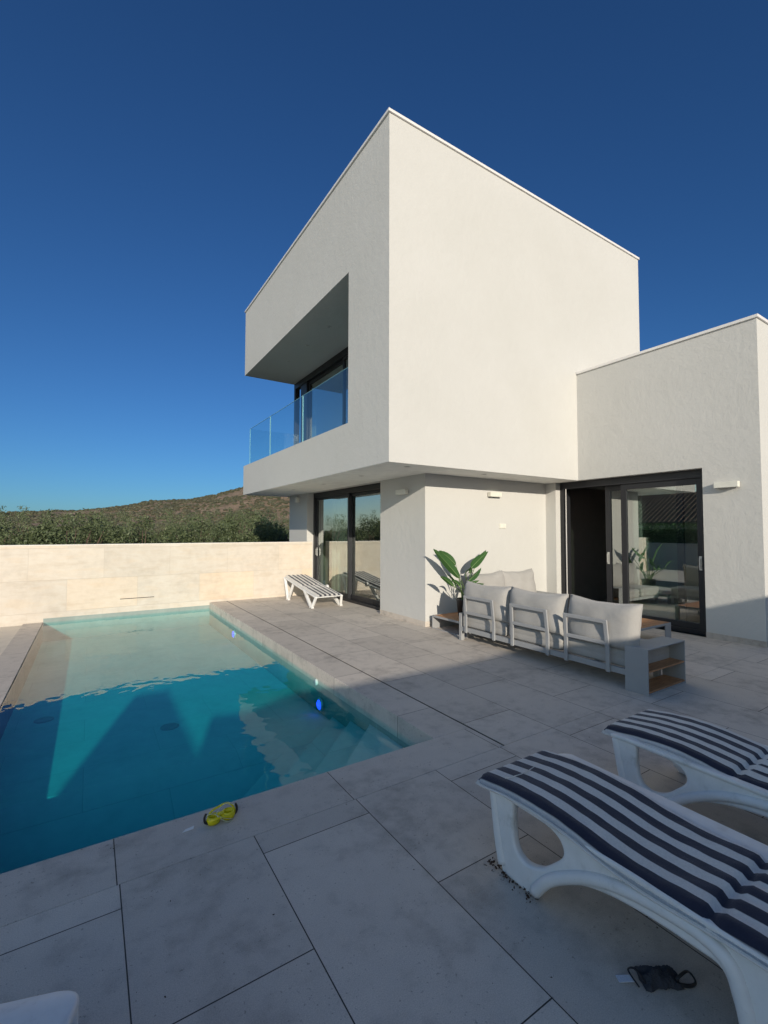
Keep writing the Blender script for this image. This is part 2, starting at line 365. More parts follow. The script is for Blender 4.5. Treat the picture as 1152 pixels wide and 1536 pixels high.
for (x, y) in ((-.38,6.32),(.76,5.39),(.70,3.9)):
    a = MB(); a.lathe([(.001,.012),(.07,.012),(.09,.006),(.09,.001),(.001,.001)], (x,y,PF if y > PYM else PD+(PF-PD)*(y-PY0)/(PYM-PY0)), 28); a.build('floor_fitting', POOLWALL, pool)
a = MB(); a.lathe([(.001,-.02),(.035,-.02),(.04,-.001),(.001,-.001)], (PX1,4.98,-.17), 20, True, 'x'); a.build('inlet', simple('white_fitting', (.7,.7,.68), .4), pool)

def m_water():
    m, n, l, p = newmat('pool_water'); out = n['Material Output']
    tr = n.new('ShaderNodeBsdfTransparent'); tr.inputs[0].default_value = (.93,1,1,1)
    gl = n.new('ShaderNodeBsdfGlossy'); gl.inputs['Roughness'].default_value = 0.0; gl.inputs[0].default_value = (1,1,1,1)
    fr = n.new('ShaderNodeFresnel'); fr.inputs[0].default_value = 1.33
    geo = n.new('ShaderNodeNewGeometry'); top = math_(n, l, 'MULTIPLY', fr.outputs[0], math_(n, l, 'SUBTRACT', 1.0, geo.outputs['Backfacing']))
    mx = n.new('ShaderNodeMixShader'); l.new(top, mx.inputs[0]); l.new(tr.outputs[0], mx.inputs[1]); l.new(gl.outputs[0], mx.inputs[2]); l.new(mx.outputs[0], out.inputs[0])
    va = n.new('ShaderNodeVolumeAbsorption'); va.inputs[0].default_value = (.01,.84,.87,1); va.inputs[1].default_value = 2.1
    l.new(va.outputs[0], out.inputs['Volume'])
    return m
def wave_h(x, y):
    h = 0.0
    h += .0011*noise.noise(Vector((x*5.0, y*3.2, 0)))
    h += .0007*noise.noise(Vector((x*13, y*9, 5)))
    h += .00032*noise.noise(Vector((x*30, y*22, 9)))
    return h
e = .012; nx, ny = 130, 420
xs = [PX0+(PX1-PX0+e)*i/nx for i in range(nx+1)]; ys = [PY0-e+(YW-PY0+2*e)*j/ny for j in range(ny+1)]
vs = [(x, y, ZW+wave_h(x, y)) for y in ys for x in xs]; W = nx+1
fs = [(j*W+i, j*W+i+1, (j+1)*W+i+1, (j+1)*W+i) for j in range(ny) for i in range(nx)]; bi = len(vs)
rim = list(range(W)) + [j*W+nx for j in range(1, ny+1)] + [ny*W+i for i in range(nx-1, -1, -1)] + [j*W for j in range(ny-1, 0, -1)]; Lr = len(rim)
me = bpy.data.meshes.new('water')
me.from_pydata(vs+[(vs[i][0], vs[i][1], PD-.05) for i in rim], [], fs+[(rim[i], rim[(i+1)%Lr], bi+(i+1)%Lr, bi+i)[::-1] for i in range(Lr)]+[tuple(bi+i for i in range(Lr))[::-1]])
me.materials.append(m_water()); me.polygons.foreach_set('use_smooth', [True]*len(fs)+[False]*(Lr+1))
water = bpy.data.objects.new('water', me); COL.objects.link(water); tag(water, kind='structure')

# ------------------------------------------------------------------ back garden wall
bwl = thing('tiled_garden_wall', 'low cream travertine tiled wall at the far end of the pool', 'wall')
a = MB(); a.box((-4.5, YW+.001, GZ), (4.728, YW+.22, 1.30)); a.build('wall', WALLTILE, bwl)
a = MB(); a.box((-4.5, YW-.004, 1.30), (4.728, YW+.225, 1.318)); a.build('wall_cap', simple('cream_cap', (.72,.67,.60), .7), bwl, bevel=.002)
a = MB(); a.box((.54, YW-.002, .200), (1.16, YW+.0015, .212)); a.build('return_slot', BLACK, bwl)

# ------------------------------------------------------------------ the white house
house = thing('white_house', 'modern white rendered two-storey house with a cantilevered upper floor and glass balcony', 'house')
UX, UY, UXE, UYE, SZ, RZ = 3.505, 5.33, 10.16, 12.6, 2.57, 7.66
OY, OZ0, OZ1, WXP = 6.55, 3.36, 5.88, 4.94
a = MB()
a.box((UX,UY,SZ),(UXE,UYE,OZ0)); a.box((UX,UY,OZ1),(UXE,UYE,RZ))
a.box((UX,UY,OZ0),(5.3,OY,OZ1)); a.box((5.3,UY,OZ0),(UXE,UY+.3,OZ1)); a.box((UXE-.3,UY+.3,OZ0),(UXE,UYE,OZ1)); a.box((5.2,UYE-.25,OZ0),(UXE-.3,UYE,OZ1))
a.build('upper_wall', PLASTER, house)
a = MB(); a.box((UX+.004,UY+.004,SZ-.003),(4.726,UYE-.004,SZ+.001)); a.box((4.726,UY+.004,SZ-.003),(7.848,6.078,SZ+.001)); a.build('soffit', simple('soffit_bounce_white', (.84,.83,.79), .9, bmp=.1, bscale=100), house)  # soffit colour lightened to stand in for light bounced off deck and water
def ringbox(mb, x0, y0, x1, y1, z0, z1, t=.05, o=.025):
    mb.box((x0-o,y0-o,z0),(x1+o,y0+t,z1)); mb.box((x0-o,y1-t,z0),(x1+o,y1+o,z1)); mb.box((x0-o,y0+t,z0),(x0+t,y1-t,z1)); mb.box((x1-t,y0+t,z0),(x1+o,y1-t,z1))
a = MB(); ringbox(a, UX, UY, UXE, UYE, RZ, RZ+.045, .25); a.build('roof_edge', TRIM, house, bevel=.004)
LX, LY, LYE, WX, WY = 4.73, 6.08, 12.3, 7.85, 2.49
DL0, DL1 = 7.49, 11.06; DR0, DR1 = 3.22, 5.84
a = MB()
a.box((LX,LY,-.05),(5.15,DL0,SZ)); a.box((5.15,LY,-.05),(WX,LY+.28,SZ)); a.build('lower_wall', PLASTER, house)
a = MB(); a.box((LX,DL1,-.05),(5.15,LYE,SZ)); a.box((5.15,LYE-.25,-.05),(14,LYE,SZ)); a.build('lower_wall', PLASTER, house)
a = MB()
a.box((WX,WY,-.05),(8.25,DR0,4.62)); a.box((WX,DR0,SZ),(8.25,UY,4.62)); a.box((WX,DR1,-.05),(8.25,LY+.28,SZ)); a.box((8.25,WY,-.05),(15.5,WY+.3,4.62)); a.box((15.2,WY+.3,-.05),(15.5,LYE-.25,4.0))
a.box((8.25,WY+.3,4.3),(15.2,UY,4.45)); a.box((8.25,WY+.3,SZ+.001),(15.2,UY,SZ+.2)); a.box((UXE,UY,SZ),(15.2,LYE,SZ+.2))
a.build('wing_wall', PLASTER, house)
a = MB(); ringbox(a, WX, WY, 15.5, UY-.03, 4.62, 4.665, .2); a.build('roof_edge', TRIM, house, bevel=.004)
a = MB()
for (p0, p1) in (((LX-.008,LY-.008,0),(LX,DL0,.085)),((LX,LY-.008,0),(WX-.009,LY,.085)),((WX-.008,WY-.008,0),(WX,DR0,.085)),((WX,WY-.008,0),(15.5,WY,.085)),((LX-.008,DL1,0),(LX,YW,.085)),((WX-.008,DR1,0),(WX,LY,.085))): a = MB(); a.box(p0, p1); a.build('skirting', SKIRT, house)

# rooms behind the glass
a = MB(); a.box((5.15,LY+.28,-.04),(15.2,LYE-.25,.004)); a.box((8.25,WY+.3,-.04),(15.2,LY+.28,.004)); a.build('interior_floor', INFLOOR, house)
a = MB(); a.box((9.2,6.40,.004),(9.3,LYE-.26,SZ-.002)); a.box((11.8,WY+.3,.004),(11.9,6.3,SZ-.002)); a.box((5.16,6.6,.004),(9.2,6.7,SZ-.002)) 
a.build('interior_wall', INWALL, house)
a = MB(); a.box((8.3,UY+.9,.004),(11.79,UY+.97,SZ-.003)); a.build('interior_panel', INDARK, house)
a = MB(); a.box((7.6,UY+.31,OZ0),(7.7,UYE-.26,OZ1)); a.build('interior_wall', INWALL, house)
def curtain(x, y0, y1, z0, z1, par):
    n = int((y1-y0)/.02); vs = []; 
    for i in range(n+1):
        y = y0+(y1-y0)*i/n; dx = .035*math.sin(y*55)+.012*math.sin(y*23)
        vs += [(x+dx, y, z0), (x+dx*.7, y, z1)]
    m = MB(); m.add(vs, [(2*i,2*i+2,2*i+3,2*i+1) for i in range(n)], True); return m.build('curtain', CURTAIN, par, recalc=False)
curtain(5.42, 10.2, 11.0, .01, SZ-.01, house); curtain(5.42, 7.55, 8.6, .01, SZ-.01, house); curtain(5.25, 11.7, 12.3, OZ0+.01, OZ1-.01, house)

def pane_frame(mb, x0, x1, y0, y1, z0, z1, wv, wt=None, wb_=None):
    wt = wt or wv; wb_ = wb_ or wv
    mb.box((x0,y0,z0),(x1,y0+wv,z1)); mb.box((x0,y1-wv,z0),(x1,y1,z1)); mb.box((x0,y0+wv,z1-wt),(x1,y1-wv,z1)); mb.box((x0,y0+wv,z0),(x1,y1-wv,z0+wb_))
def glass(x, y0, y1, z0, z1, par):
    m = MB(); m.box((x,y0,z0),(x+.006,y1,z1)); return m.build('glass_pane', GLASS, par)
def handle(x, y, z, par):
    m = MB(); m.box((x-.012,y-.02,z-.11),(x,y+.02,z+.11)); m.box((x-.03,y-.008,z-.075),(x-.012,y+.008,z-.06)); m.box((x-.03,y-.008,z+.06),(x-.012,y+.008,z+.075)); m.box((x-.042,y-.010,z-.08),(x-.03,y+.010,z+.08))
    m.build('door_handle', simple('brushed_handle', (.62,.62,.6), .35, .7), par, bevel=.002)
def leaf(x, y0, y1, z0, z1, par, w=.085):
    m = MB(); pane_frame(m, x, x+.055, y0, y1, z0, z1, w, w, .10); lf = m.build('door_leaf', ALU, par, bevel=.003)
    glass(x+.025, y0+w, y1-w, z0+.10, z1-w, par); return lf
# left sliding door
m = MB(); pane_frame(m, LX+.18, LX+.36, DL0+.001, DL1-.001, .001, SZ-.001, .10, .12, .055); door = m.build('sliding_door', ALU, house, bevel=.003)
leaf(LX+.21, 9.16, DL1-.09, .056, SZ-.121, door, .07); leaf(LX+.27, DL0+.09, 9.24, .056, SZ-.121, door, .07); handle(LX+.21, 10.87, 1.05, door)
# right sliding door
m = MB(); pane_frame(m, WX+.14, WX+.36, DR0+.001, DR1-.001, .001, SZ-.001, .08, .13, .06); door = m.build('sliding_door', ALU, house, bevel=.003)
leaf(WX+.17, DR0+.06, 4.60, .061, SZ-.131, door, .10); leaf(WX+.26, 3.62, 4.95, .061, SZ-.131, door, .10); handle(WX+.26, 4.90, 1.1, door); handle(WX+.17, DR0+.12, 1.1, door)
m = MB(); m.box((WX+.141, 5.70, .062), (WX+.150, 5.715, SZ-.132)); m.build('seal_strip', TRIM, door)
# upper window
m = MB(); pane_frame(m, WXP, WXP+.14, OY+.001, UYE-.02, OZ0+.001, OZ1-.001, .10, .16, .06); win = m.build('sliding_window', ALU, house, bevel=.003)
leaf(WXP+.02, OY+.08, 9.55, OZ0+.061, OZ1-.161, win); leaf(WXP+.08, 9.45, 11.7, OZ0+.061, OZ1-.161, win)
m = MB(); m.box((WXP+.02,11.7,OZ0+.061),(WXP+.10,12.12,OZ1-.161)); m.build('side_panel', ALU, win)
# balcony balustrade
GEDGE = simple('polished_glass_edge', (.35,.62,.62), .3)
rail = thing('glass_balustrade', 'frameless green tinted glass balustrade along the upstairs balcony edge', 'balustrade')
for (y0, y1) in ((OY+.01, 8.56), (8.575, 10.55), (10.565, 12.2)):
    m = MB(); m.box((UX+.045,y0,OZ0-.03),(UX+.063,y1,4.32)); m_o = m.build('glass_panel', RAILGLASS, rail, bevel=.002)
    for (a_, b_) in (((UX+.0445,y0,4.32),(UX+.0635,y1,4.323)), ((UX+.0445,y0-.003,OZ0),(UX+.0635,y0,4.323)), ((UX+.0445,y1,OZ0),(UX+.0635,y1+.003,4.323))):
        q = MB(); q.box(a_, b_); q.build('glass_edge', GEDGE, m_o)
m = MB(); m.box((UX+.063+.003,12.18,OZ0-.03),(WXP-.01,12.198,4.32)); m.build('glass_panel', RAILGLASS, rail, bevel=.002)

# ------------------------------------------------------------------ lamps on the house
def wall_lamp(label, p, size, axis, group='box lamps on the white walls'):
    o = thing('wall_lamp', label, 'wall lamp', p, group=group); sx, h, d = size
    m = MB()
    if axis == 'y': m.box((-sx/2,-d,-h/2),(sx/2,-.02,h/2)); q = MB(); q.box((-sx/2+.02,-.02,-h/2+.01),(sx/2-.02,-.001,h/2-.01))
    else: m.box((-d,-sx/2,-h/2),(-.02,sx/2,h/2)); q = MB(); q.box((-.02,-sx/2+.02,-h/2+.01),(-.001,sx/2-.02,h/2-.01))
    m.build('lamp_body', LAMPW, o, bevel=.004); q.build('back_plate', LAMPW, o); return o
wall_lamp('cream box lamp high on the sunlit wall behind the sofas', (6.33, LY, 2.275), (.30,.085,.09), 'y')
wall_lamp('cream box lamp on the shaded wall just right of the left glass door', (LX, 6.69, 2.29), (.30,.085,.09), 'x')
wall_lamp('cream box lamp on the wing wall right of the open glass door', (WX, 2.885, 2.28), (.30,.085,.10), 'x')
wall_lamp('small square lamp on the far end of the wall beside the left door', (LX, 11.62, 2.42), (.16,.14,.09), 'x')
o = thing('wall_socket', 'small white double socket cover on the sunlit wall above the sofas', 'socket', (6.575, LY, 1.69))
m = MB(); m.box((-.09,-.018,-.045),(.09,-.001,.045)); m.build('cover', LAMPW, o, bevel=.004)
m = MB(); m.box((-.07,-.024,-.03),(-.005,-.018,.03)); m.box((.005,-.024,-.03),(.07,-.018,.03)); m.build('flap', LAMPW, o, bevel=.002)
dlm = simple('downlight_trim', (.62,.60,.57), .4); dli = simple('downlight_lens', (.30,.30,.28), .3)
def downlight(x, y, z, label, grp):
    o = thing('downlight', label, 'downlight', (x,y,z), group=grp)
    m = MB(); m.lathe([(.032,-.001),(.05,-.001),(.05,-.006),(.034,-.009),(.032,-.001)], (0,0,0), 24); m.build('trim_ring', dlm, o)
    m = MB(); m.lathe([(.001,-.002),(.031,-.002),(.031,-.004),(.001,-.004)], (0,0,0), 20); m.build('lens', dli, o)
for i, (x, y, lb) in enumerate(((4.1,11.9,'far end'),(4.05,10.3,'second from the far end'),(4.08,8.67,'above the left glass door'),(4.02,7.0,'right of the left glass door'),(4.0,5.58,'nearest the outer corner'),(5.65,5.62,'over the sunlit front wall'))):
    downlight(x, y, SZ, 'small round downlight in the ground floor soffit, '+lb, 'downlights in the soffit')
for x, y, lb in ((4.12,8.57,'nearest'),(4.13,9.72,'middle'),(4.12,10.92,'farthest')):
    downlight(x, y, OZ1, 'small round downlight in the upstairs balcony ceiling, the %s of three' % lb, 'downlights in the balcony ceiling')

# ------------------------------------------------------------------ sofas
def pillow(w, h, t, puff=.5, seed=0, nu=22, nv=16, sag=0.0):
    """cushion in local x (w), z (h), thickness y (t)."""
    vs = []; fs = []
    def thick(u, v): return t/2*(((1-abs(u)**4)*(1-abs(v)**4))**.42)
    for side in (-1, 1):
        for j in range(nv+1):
            for i in range(nu+1):
                u = -1+2*i/nu; v = -1+2*j/nv
                ex = 1-.035*(1-v*v)*abs(u)*puff; ez = 1-.05*(1-u*u)*abs(v)*puff
                y = side*(thick(u, v)+.006)
                if abs(u) < 1 and abs(v) < 1: y += .012*noise.noise(Vector((u*2.2+seed, v*2.2, side*3)))
                vs.append((u*w/2*ex, y, v*h/2*ez + sag*(-(1-u*u))*(v+1)/2 + .008*noise.noise(Vector((u*2+seed,v,7)))))
    W = nu+1; S = W*(nv+1)
    for j in range(nv):
        for i in range(nu):
            a = j*W+i; fs.append((a,a+1,a+W+1,a+W)); b = S+a; fs.append((b+W,b+W+1,b+1,b))
    rim = [i for i in range(W)]+[j*W+nu for j in range(1,nv+1)]+[nv*W+i for i in range(nu-1,-1,-1)]+[j*W for j in range(nv-1,0,-1)]
    for k in range(len(rim)):
        a, b = rim[k], rim[(k+1)%len(rim)]; fs.append((b,a,S+a,S+b))
    m = MB(); m.add(vs, fs, True); return m
def seatpad(x0, x1, y0, y1, z0, z1, seed=0):
    n = 14; vs = []; 
    m = MB()
    prof = [(0.0,.0),(.0,.45),(.0,.5),(.0,.55),(.0,1.0)]
    rings = []
    lv = [(.97,z0),(1.0,z0+.02),(1.004,z0+(z1-z0)*.44),(.992,z0+(z1-z0)*.5),(1.004,z0+(z1-z0)*.56),(1.0,z1-.025),(.97,z1)]
    cx, cy = (x0+x1)/2, (y0+y1)/2; hx, hy = (x1-x0)/2, (y1-y0)/2
    N = 48
    for s, z in lv:
        rg = []
        for k in range(N):
            t = 2*math.pi*k/N; ct, st = math.cos(t), math.sin(t); e = .14
            rg.append((cx+hx*s*math.copysign(abs(ct)**e, ct), cy+hy*s*math.copysign(abs(st)**e, st), z+.006*noise.noise(Vector((t*2, z*9, seed)))))
        rings.append(rg)
    for s in (.8,.5,.2):
        rings.append([(cx+(p[0]-cx)*s/.97, cy+(p[1]-cy)*s/.97, z1+.022*(1-s*s)) for p in rings[6]])
    vs = [p for r in rings for p in r]; fs = []
    for i in range(len(rings)-1):
        for k in range(N): fs.append((i*N+k, i*N+(k+1)%N, (i+1)*N+(k+1)%N, (i+1)*N+k))
    fs += [tuple(range(N-1,-1,-1)), tuple((len(rings)-1)*N+k for k in range(N))]
    m.add(vs, fs, True); return m
def place(mb, M_):
    mb.v = [tuple(M_ @ Vector(v)) for v in mb.v]; return mb
def end_shelf(x0, x1, y0, y1, root, name='end_shelf'):
    T = .012; H = .445
    m = MB(); m.box((x0,y0,0),(x0+T,y1,H)); m.box((x1-T,y0,0),(x1,y1,H)); m.box((x0+T,y0,H-T),(x1-T,y1,H)); m.box((x0+T,y0,.006),(x1-T,y1,.006+T)); m.box((x0+T,y1-T,.24),(x1-T,y1,H-T))
    o = m.build(name, FRAME, root, bevel=.0025)
    for z in (.02, .225):
        q = MB(); q.box((x0+T+.001,y0+.006,z),(x1-T-.001,y1-T-.001,z+.016)); q.build('wooden_shelf', WOOD, o, bevel=.002)
    return o
sb = Vector((4.62, 2.4, 0))
sofa = thing('sofa', 'long grey outdoor sofa seen from behind, with three back cushions in slatted metal back frames', 'sofa', sb)
m = MB()
m.box((4.60,2.625,.14),(4.645,5.06,.20)); m.box((5.28,2.625,.14),(5.325,5.9,.20)); m.box((4.645,2.625,.14),(5.28,2.66,.20)); m.box((4.60,5.06,.0),(4.66,5.11,.39)); m.box((4.66,5.06,.14),(5.28,5.11,.20))
for y in (3.0,3.4,3.8,4.2,4.6,5.0): m.box((4.645,y-.03,.165),(5.28,y+.03,.185))
m.box((5.26,2.63,0),(5.32,2.69,.14)); m.box((5.26,5.03,0),(5.32,5.09,.14))
off(m, sb).build('base_frame', FRAME, sofa, bevel=.003)
for k, (y0, y1) in enumerate(((2.53,3.375),(3.40,4.24),(4.26,5.10))):
    yc = (y0+y1)/2; yl, yr = yc+.27+(.0 if k else .11), yc-.27+(.0 if k else .11)
    if k == 0: yl, yr = 3.30, 2.80
    m = MB()
    for y in (yl, yr):
        m.bar((4.588,y,.13),(4.588,y,.36),.045,.022,(1,0,0)); m.bar((4.588,y,.355),(4.560,y+(-.01 if y==yl else .01),.665),.045,.022,(1,0,0))
    m.bar((4.562,yl+.01,.65),(4.562,yr-.01,.65),.022,.04); m.bar((4.582,yl-.022,.425),(4.582,yr+.022,.425),.022,.04)
    off(m, sb).build('back_frame', FRAME, sofa, bevel=.005, seg=3)
    off(seatpad(4.655, 5.36, y0+.008, y1-.008, .20, .37, k), sb).build('seat_cushion', CUSHION, sofa)
    p = pillow(y1-y0+.01, .50, .24, .8, seed=k*3.1, sag=.025)
    Mx = Matrix.Translation(Vector((4.73, yc-.01, .605))-sb) @ Matrix.Rotation(R_(90+(-3+3*k)), 4, 'Z') @ Matrix.Rotation(R_(8), 4, 'X')
    bc = place(p, Mx).build('back_cushion', CUSHION, sofa)
    W_ = 23; S_ = W_*17; rr_ = list(range(W_))+[j*W_+22 for j in range(1,17)]+[16*W_+i for i in range(21,-1,-1)]+[j*W_ for j in range(15,0,-1)]
    pp_ = [(Vector(p.v[i])+Vector(p.v[S_+i]))/2 for i in rr_]; q = MB(); q.tube(pp_, .007, 6, closed=True); q.build('piping', CUSHION, bc)
es = MB()
T = .012; H = .445; X0, X1, Y0, Y1 = 4.585, 5.33, 2.39, 2.62
es.box((X0,Y0,0),(X0+T,Y1,H)); es.box((X1-T,Y0,0),(X1,Y1,H)); es.box((X0+T,Y0,H-T),(X1-T,Y1,H)); es.box((X0+T,Y0,.004),(X1-T,Y1,.004+T)); es.box((X0+T,Y1-T,.23),(X1-T,Y1,H-T))
shelf = off(es, sb).build('end_shelf', FRAME, sofa, bevel=.0025)
for z in (.018, .215):
    q = MB(); q.box((X0+T+.001,Y0+.005,z),(X1-T-.001,Y1-T-.001,z+.016)); off(q, sb).build('wooden_shelf', WOOD, shelf, bevel=.002)
m = MB()       # low platform at the far end that carries the plant
m.box((4.765,5.93,0),(5.40,5.945,.215)); m.box((4.765,5.115,.0),(5.40,5.13,.215)); m.box((4.765,5.13,.185),(4.785,5.93,.215)); m.box((5.38,5.13,.185),(5.40,5.93,.215)); m.box((4.765,5.13,.0),(4.785,5.93,.012))
pl = off(m, sb).build('platform', FRAME, sofa, bevel=.002)
m = MB()
for i in range(6): m.box((4.787+i*.099,5.132,.196),(4.880+i*.099,5.928,.213))
off(m, sb).build('wooden_top', WOOD, pl, bevel=.002)
# second sofa along the wall
s2 = Vector((6.3, 5.6, 0))
sofa2 = thing('sofa', 'sunlit grey outdoor sofa standing against the white wall, facing the terrace', 'sofa', s2)
m = MB(); m.box((5.45,5.28,.14),(7.05,5.33,.20)); m.box((5.45,5.93,.14),(7.05,5.98,.20)); m.box((5.45,5.33,.14),(5.50,5.93,.20)); m.box((7.0,5.33,.14),(7.05,5.93,.20))
for x in (5.8,6.25,6.7): m.box((x-.03,5.33,.165),(x+.03,5.93,.185))
for x in (5.46,7.0):
    for y in (5.29,5.93): m.box((x,y,0),(x+.045,y+.045,.14))
off(m, s2).build('base_frame', FRAME, sofa2, bevel=.003)
for k, (x0, x1) in enumerate(((5.45,6.24),(6.25,7.05))):
    off(seatpad(x0+.005, x1-.005, 5.25, 5.92, .20, .37, k+5), s2).build('seat_cushion', CUSHION, sofa2)
    p = pillow(x1-x0+.08, .54, .22, .9, seed=k*2+20, sag=.03)
    place(p, Matrix.Translation(Vector(((x0+x1)/2+.02, 5.80, .62))-s2) @ Matrix.Rotation(R_(-10), 4, 'X')).build('back_cushion', CUSHION, sofa2)
    m = MB(); m.bar((x0+.13,5.95,.14),(x0+.13,5.98,.66),.045,.022,(0,1,0)); m.bar((x1-.13,5.95,.14),(x1-.13,5.98,.66),.045,.022,(0,1,0)); m.bar((x0+.13,5.98,.65),(x1-.13,5.98,.65),.022,.04)
    off(m, s2).build('back_frame', FRAME, sofa2, bevel=.004)
es = MB(); X0, X1, Y0, Y1 = 7.06, 7.30, 5.22, 5.99
es.box((X0,Y0,0),(X1,Y0+T,H)); es.box((X0,Y1-T,0),(X1,Y1,H)); es.box((X0,Y0+T,H-T),(X1,Y1-T,H)); es.box((X0,Y0+T,.004),(X1,Y1-T,.004+T)); es.box((X0,Y0+T,.23),(X0+T,Y1-T,H-T))
shelf = off(es, s2).build('end_shelf', FRAME, sofa2, bevel=.0025)
q = MB(); q.box((X0+T+.001,Y0+T+.001,.215),(X1-.005,Y1-T-.001,.231)); off(q, s2).build('wooden_shelf', WOOD, shelf, bevel=.002)
# coffee table
tb = Vector((6.65, 3.8, 0))
tab = thing('coffee_table', 'low teak slatted coffee table on grey metal legs between the sofas', 'coffee table', tb)
m = MB(); TX0, TX1, TY0, TY1, TZ = 6.15, 7.18, 3.40, 4.15, .265
m.box((TX0,TY0,TZ-.03),(TX1,TY0+.012,TZ)); m.box((TX0,TY1-.012,TZ-.03),(TX1,TY1,TZ)); m.box((TX0,TY0+.012,TZ-.03),(TX0+.012,TY1-.012,TZ)); m.box((TX1-.012,TY0+.012,TZ-.03),(TX1,TY1-.012,TZ))
off(m, tb).build('table_frame', FRAME, tab, bevel=.002)
for x in (TX0, TX1-.16):
    for y in (TY0, TY1-.012):
        q = MB(); q.box((x,y,0),(x+.16,y+.012,TZ-.0305)); off(q, tb).build('leg', FRAME, tab, bevel=.002)
m = MB(); nsl = 9; wd = (TY1-TY0-.028)/nsl
for i in range(nsl): m.box((TX0+.014,TY0+.014+i*wd,TZ-.02),(TX1-.014,TY0+.014+(i+1)*wd-.007,TZ+.003))
off(m, tb).build('table_top', WOOD, tab, bevel=.002)

# ------------------------------------------------------------------ potted plant on the platform
pb = Vector((5.20, 5.62, .214))
plant = thing('potted_plant', 'bird of paradise plant in a black pot behind the sofa by the white wall', 'plant', pb)
m = MB(); m.lathe([(.11,0),(.12,.005),(.145,.25),(.152,.26),(.152,.275),(.140,.275),(.135,.24),(.001,.24)], (0,0,0), 36); m.build('pot', BLACK, plant)
m = MB(); m.lathe([(.001,.243),(.133,.243),(.133,.2415),(.001,.2415)], (0,0,0), 24); m.build('soil', SOIL, plant)
def pxray(x, y, Y):        # a direction of the plant's leaves read off the photograph, at the plant's own distance
    d = RX*((x-576)/F) + RD*((y-768)/F) + fw; return Vector((0,0,CAMZ)) + d*(Y/d.y)
LV = [((690,868),(650,819),.075,5.60,.10),((684,848),(658,822),.06,5.75,.3),((707,852),(733,822),.075,5.62,-.1),((716,842),(729,820),.05,5.80,.4),((702,872),(721,846),.06,5.50,.8),
      ((681,880),(661,861),.042,5.45,.2),((714,876),(727,870),.03,5.35,.5),((700,866),(706,842),.05,5.85,.9),((684,882),(668,858),.045,5.8,1.1),((690,880),(676,868),.04,5.5,.7),((698,858),(712,836),.04,5.9,1.2),((686,862),(671,832),.05,5.82,-.9),((705,880),(720,866),.035,5.45,-.4)]
stems = MB()
for k, (b0, t0, hw, Y, tw) in enumerate(LV):
    B = pxray(*b0, Y)-pb; Tp = pxray(*t0, Y+.05*math.sin(k))-pb
    root = Vector((.05*math.cos(k*2.4), .05*math.sin(k*2.4), .24))
    mid = (root+B)/2+Vector((0,0,.05)) - Vector((B.x*.12, B.y*.12, 0))
    pts = [root*(1-u)**2+mid*2*u*(1-u)+B*u*u for u in [i/8 for i in range(9)]]
    stems.tube(pts, [.009-.0045*i/8 for i in range(9)], 7)
    ax = (Tp-B); Ln = ax.length; d = ax.normalized(); view = (B+pb-Vector((0,0,CAMZ))).normalized()
    sd = d.cross(view).normalized(); sd = (sd*math.cos(tw)+view*math.sin(tw)).normalized(); nrm = sd.cross(d).normalized()
    lv = MB(); n1, n2 = 18, 4; vs = []
    for i in range(n1+1):
        u = i/n1; wd = hw*(math.sin(math.pi*min(1, u**.75))**.75)*(1-.15*u); cen = B+d*Ln*u - Vector((0,0,.05*u*u)) + nrm*.03*math.sin(u*2.5)
        for j in range(-n2, n2+1):
            q = j/n2; vs.append(cen+sd*wd*q + nrm*(abs(q)*wd*.45 + .004*math.sin(u*40+q*3)*abs(q)))
    Wd = 2*n2+1
    lv.add(vs, [(i*Wd+j, i*Wd+j+1, (i+1)*Wd+j+1, (i+1)*Wd+j) for i in range(n1) for j in range(Wd-1)], True)
    lf_ = lv.build('leaf', PADDLE, plant, recalc=False)
    rb = MB(); rb.tube([B+d*Ln*u - Vector((0,0,.05*u*u)) + nrm*(.03*math.sin(u*2.5)+.001) for u in [i/10*.95 for i in range(11)]], [.004-.0032*i/10 for i in range(11)], 5); rb.build('midrib', RIBM, lf_)
stems.build('stems', simple('leaf_stem', (.10,.17,.05), .5), plant)

# ------------------------------------------------------------------ sun loungers
def side_outline():
    outer = [(.02,.350,1),(.045,.32),(.075,.25),(.105,.15),(.138,.03),(.150,.0,1),(.312,.0,1),(.402,.085),(.527,.172),(.651,.216),(.807,.238),(.96,.243),(1.03,.235),(1.06,.17),(1.09,.09),(1.12,.0,1),(1.33,.0,1),(1.31,.07),(1.34,.17),(1.48,.25),(1.86,.29),(1.90,.30,1),(1.90,.350,1)]
    hole = [(.190,.325,1),(.196,.233),(.218,.145),(.275,.115),(.349,.135),(.403,.178),(.458,.240),(.452,.285),(.405,.315),(.30,.327)]
    return smooth_pts(outer, 6), [smooth_pts(hole, 6)[::-1]]
SIDE_ME = poly_extrude(*side_outline(), .042, .012)
SIDE_ME.materials.clear(); SIDE_ME.materials.append(RESIN)
BZ = [(0,.338),(.10,.362),(.22,.372),(.35,.376),(.5,.368),(.65,.342),(.8,.336),(1.0,.350),(1.4,.355),(2.0,.355)]
def bedz(s):
    return sum(bedz0(s+d) for d in (-.08,-.05,-.02,.0,.02,.05,.08))/7
def bedz0(s):
    s = max(0, s)
    for (a, ha), (b, hb) in zip(BZ, BZ[1:]):
        if s <= b: return ha+(hb-ha)*(s-a)/(b-a) - .006
    return .349
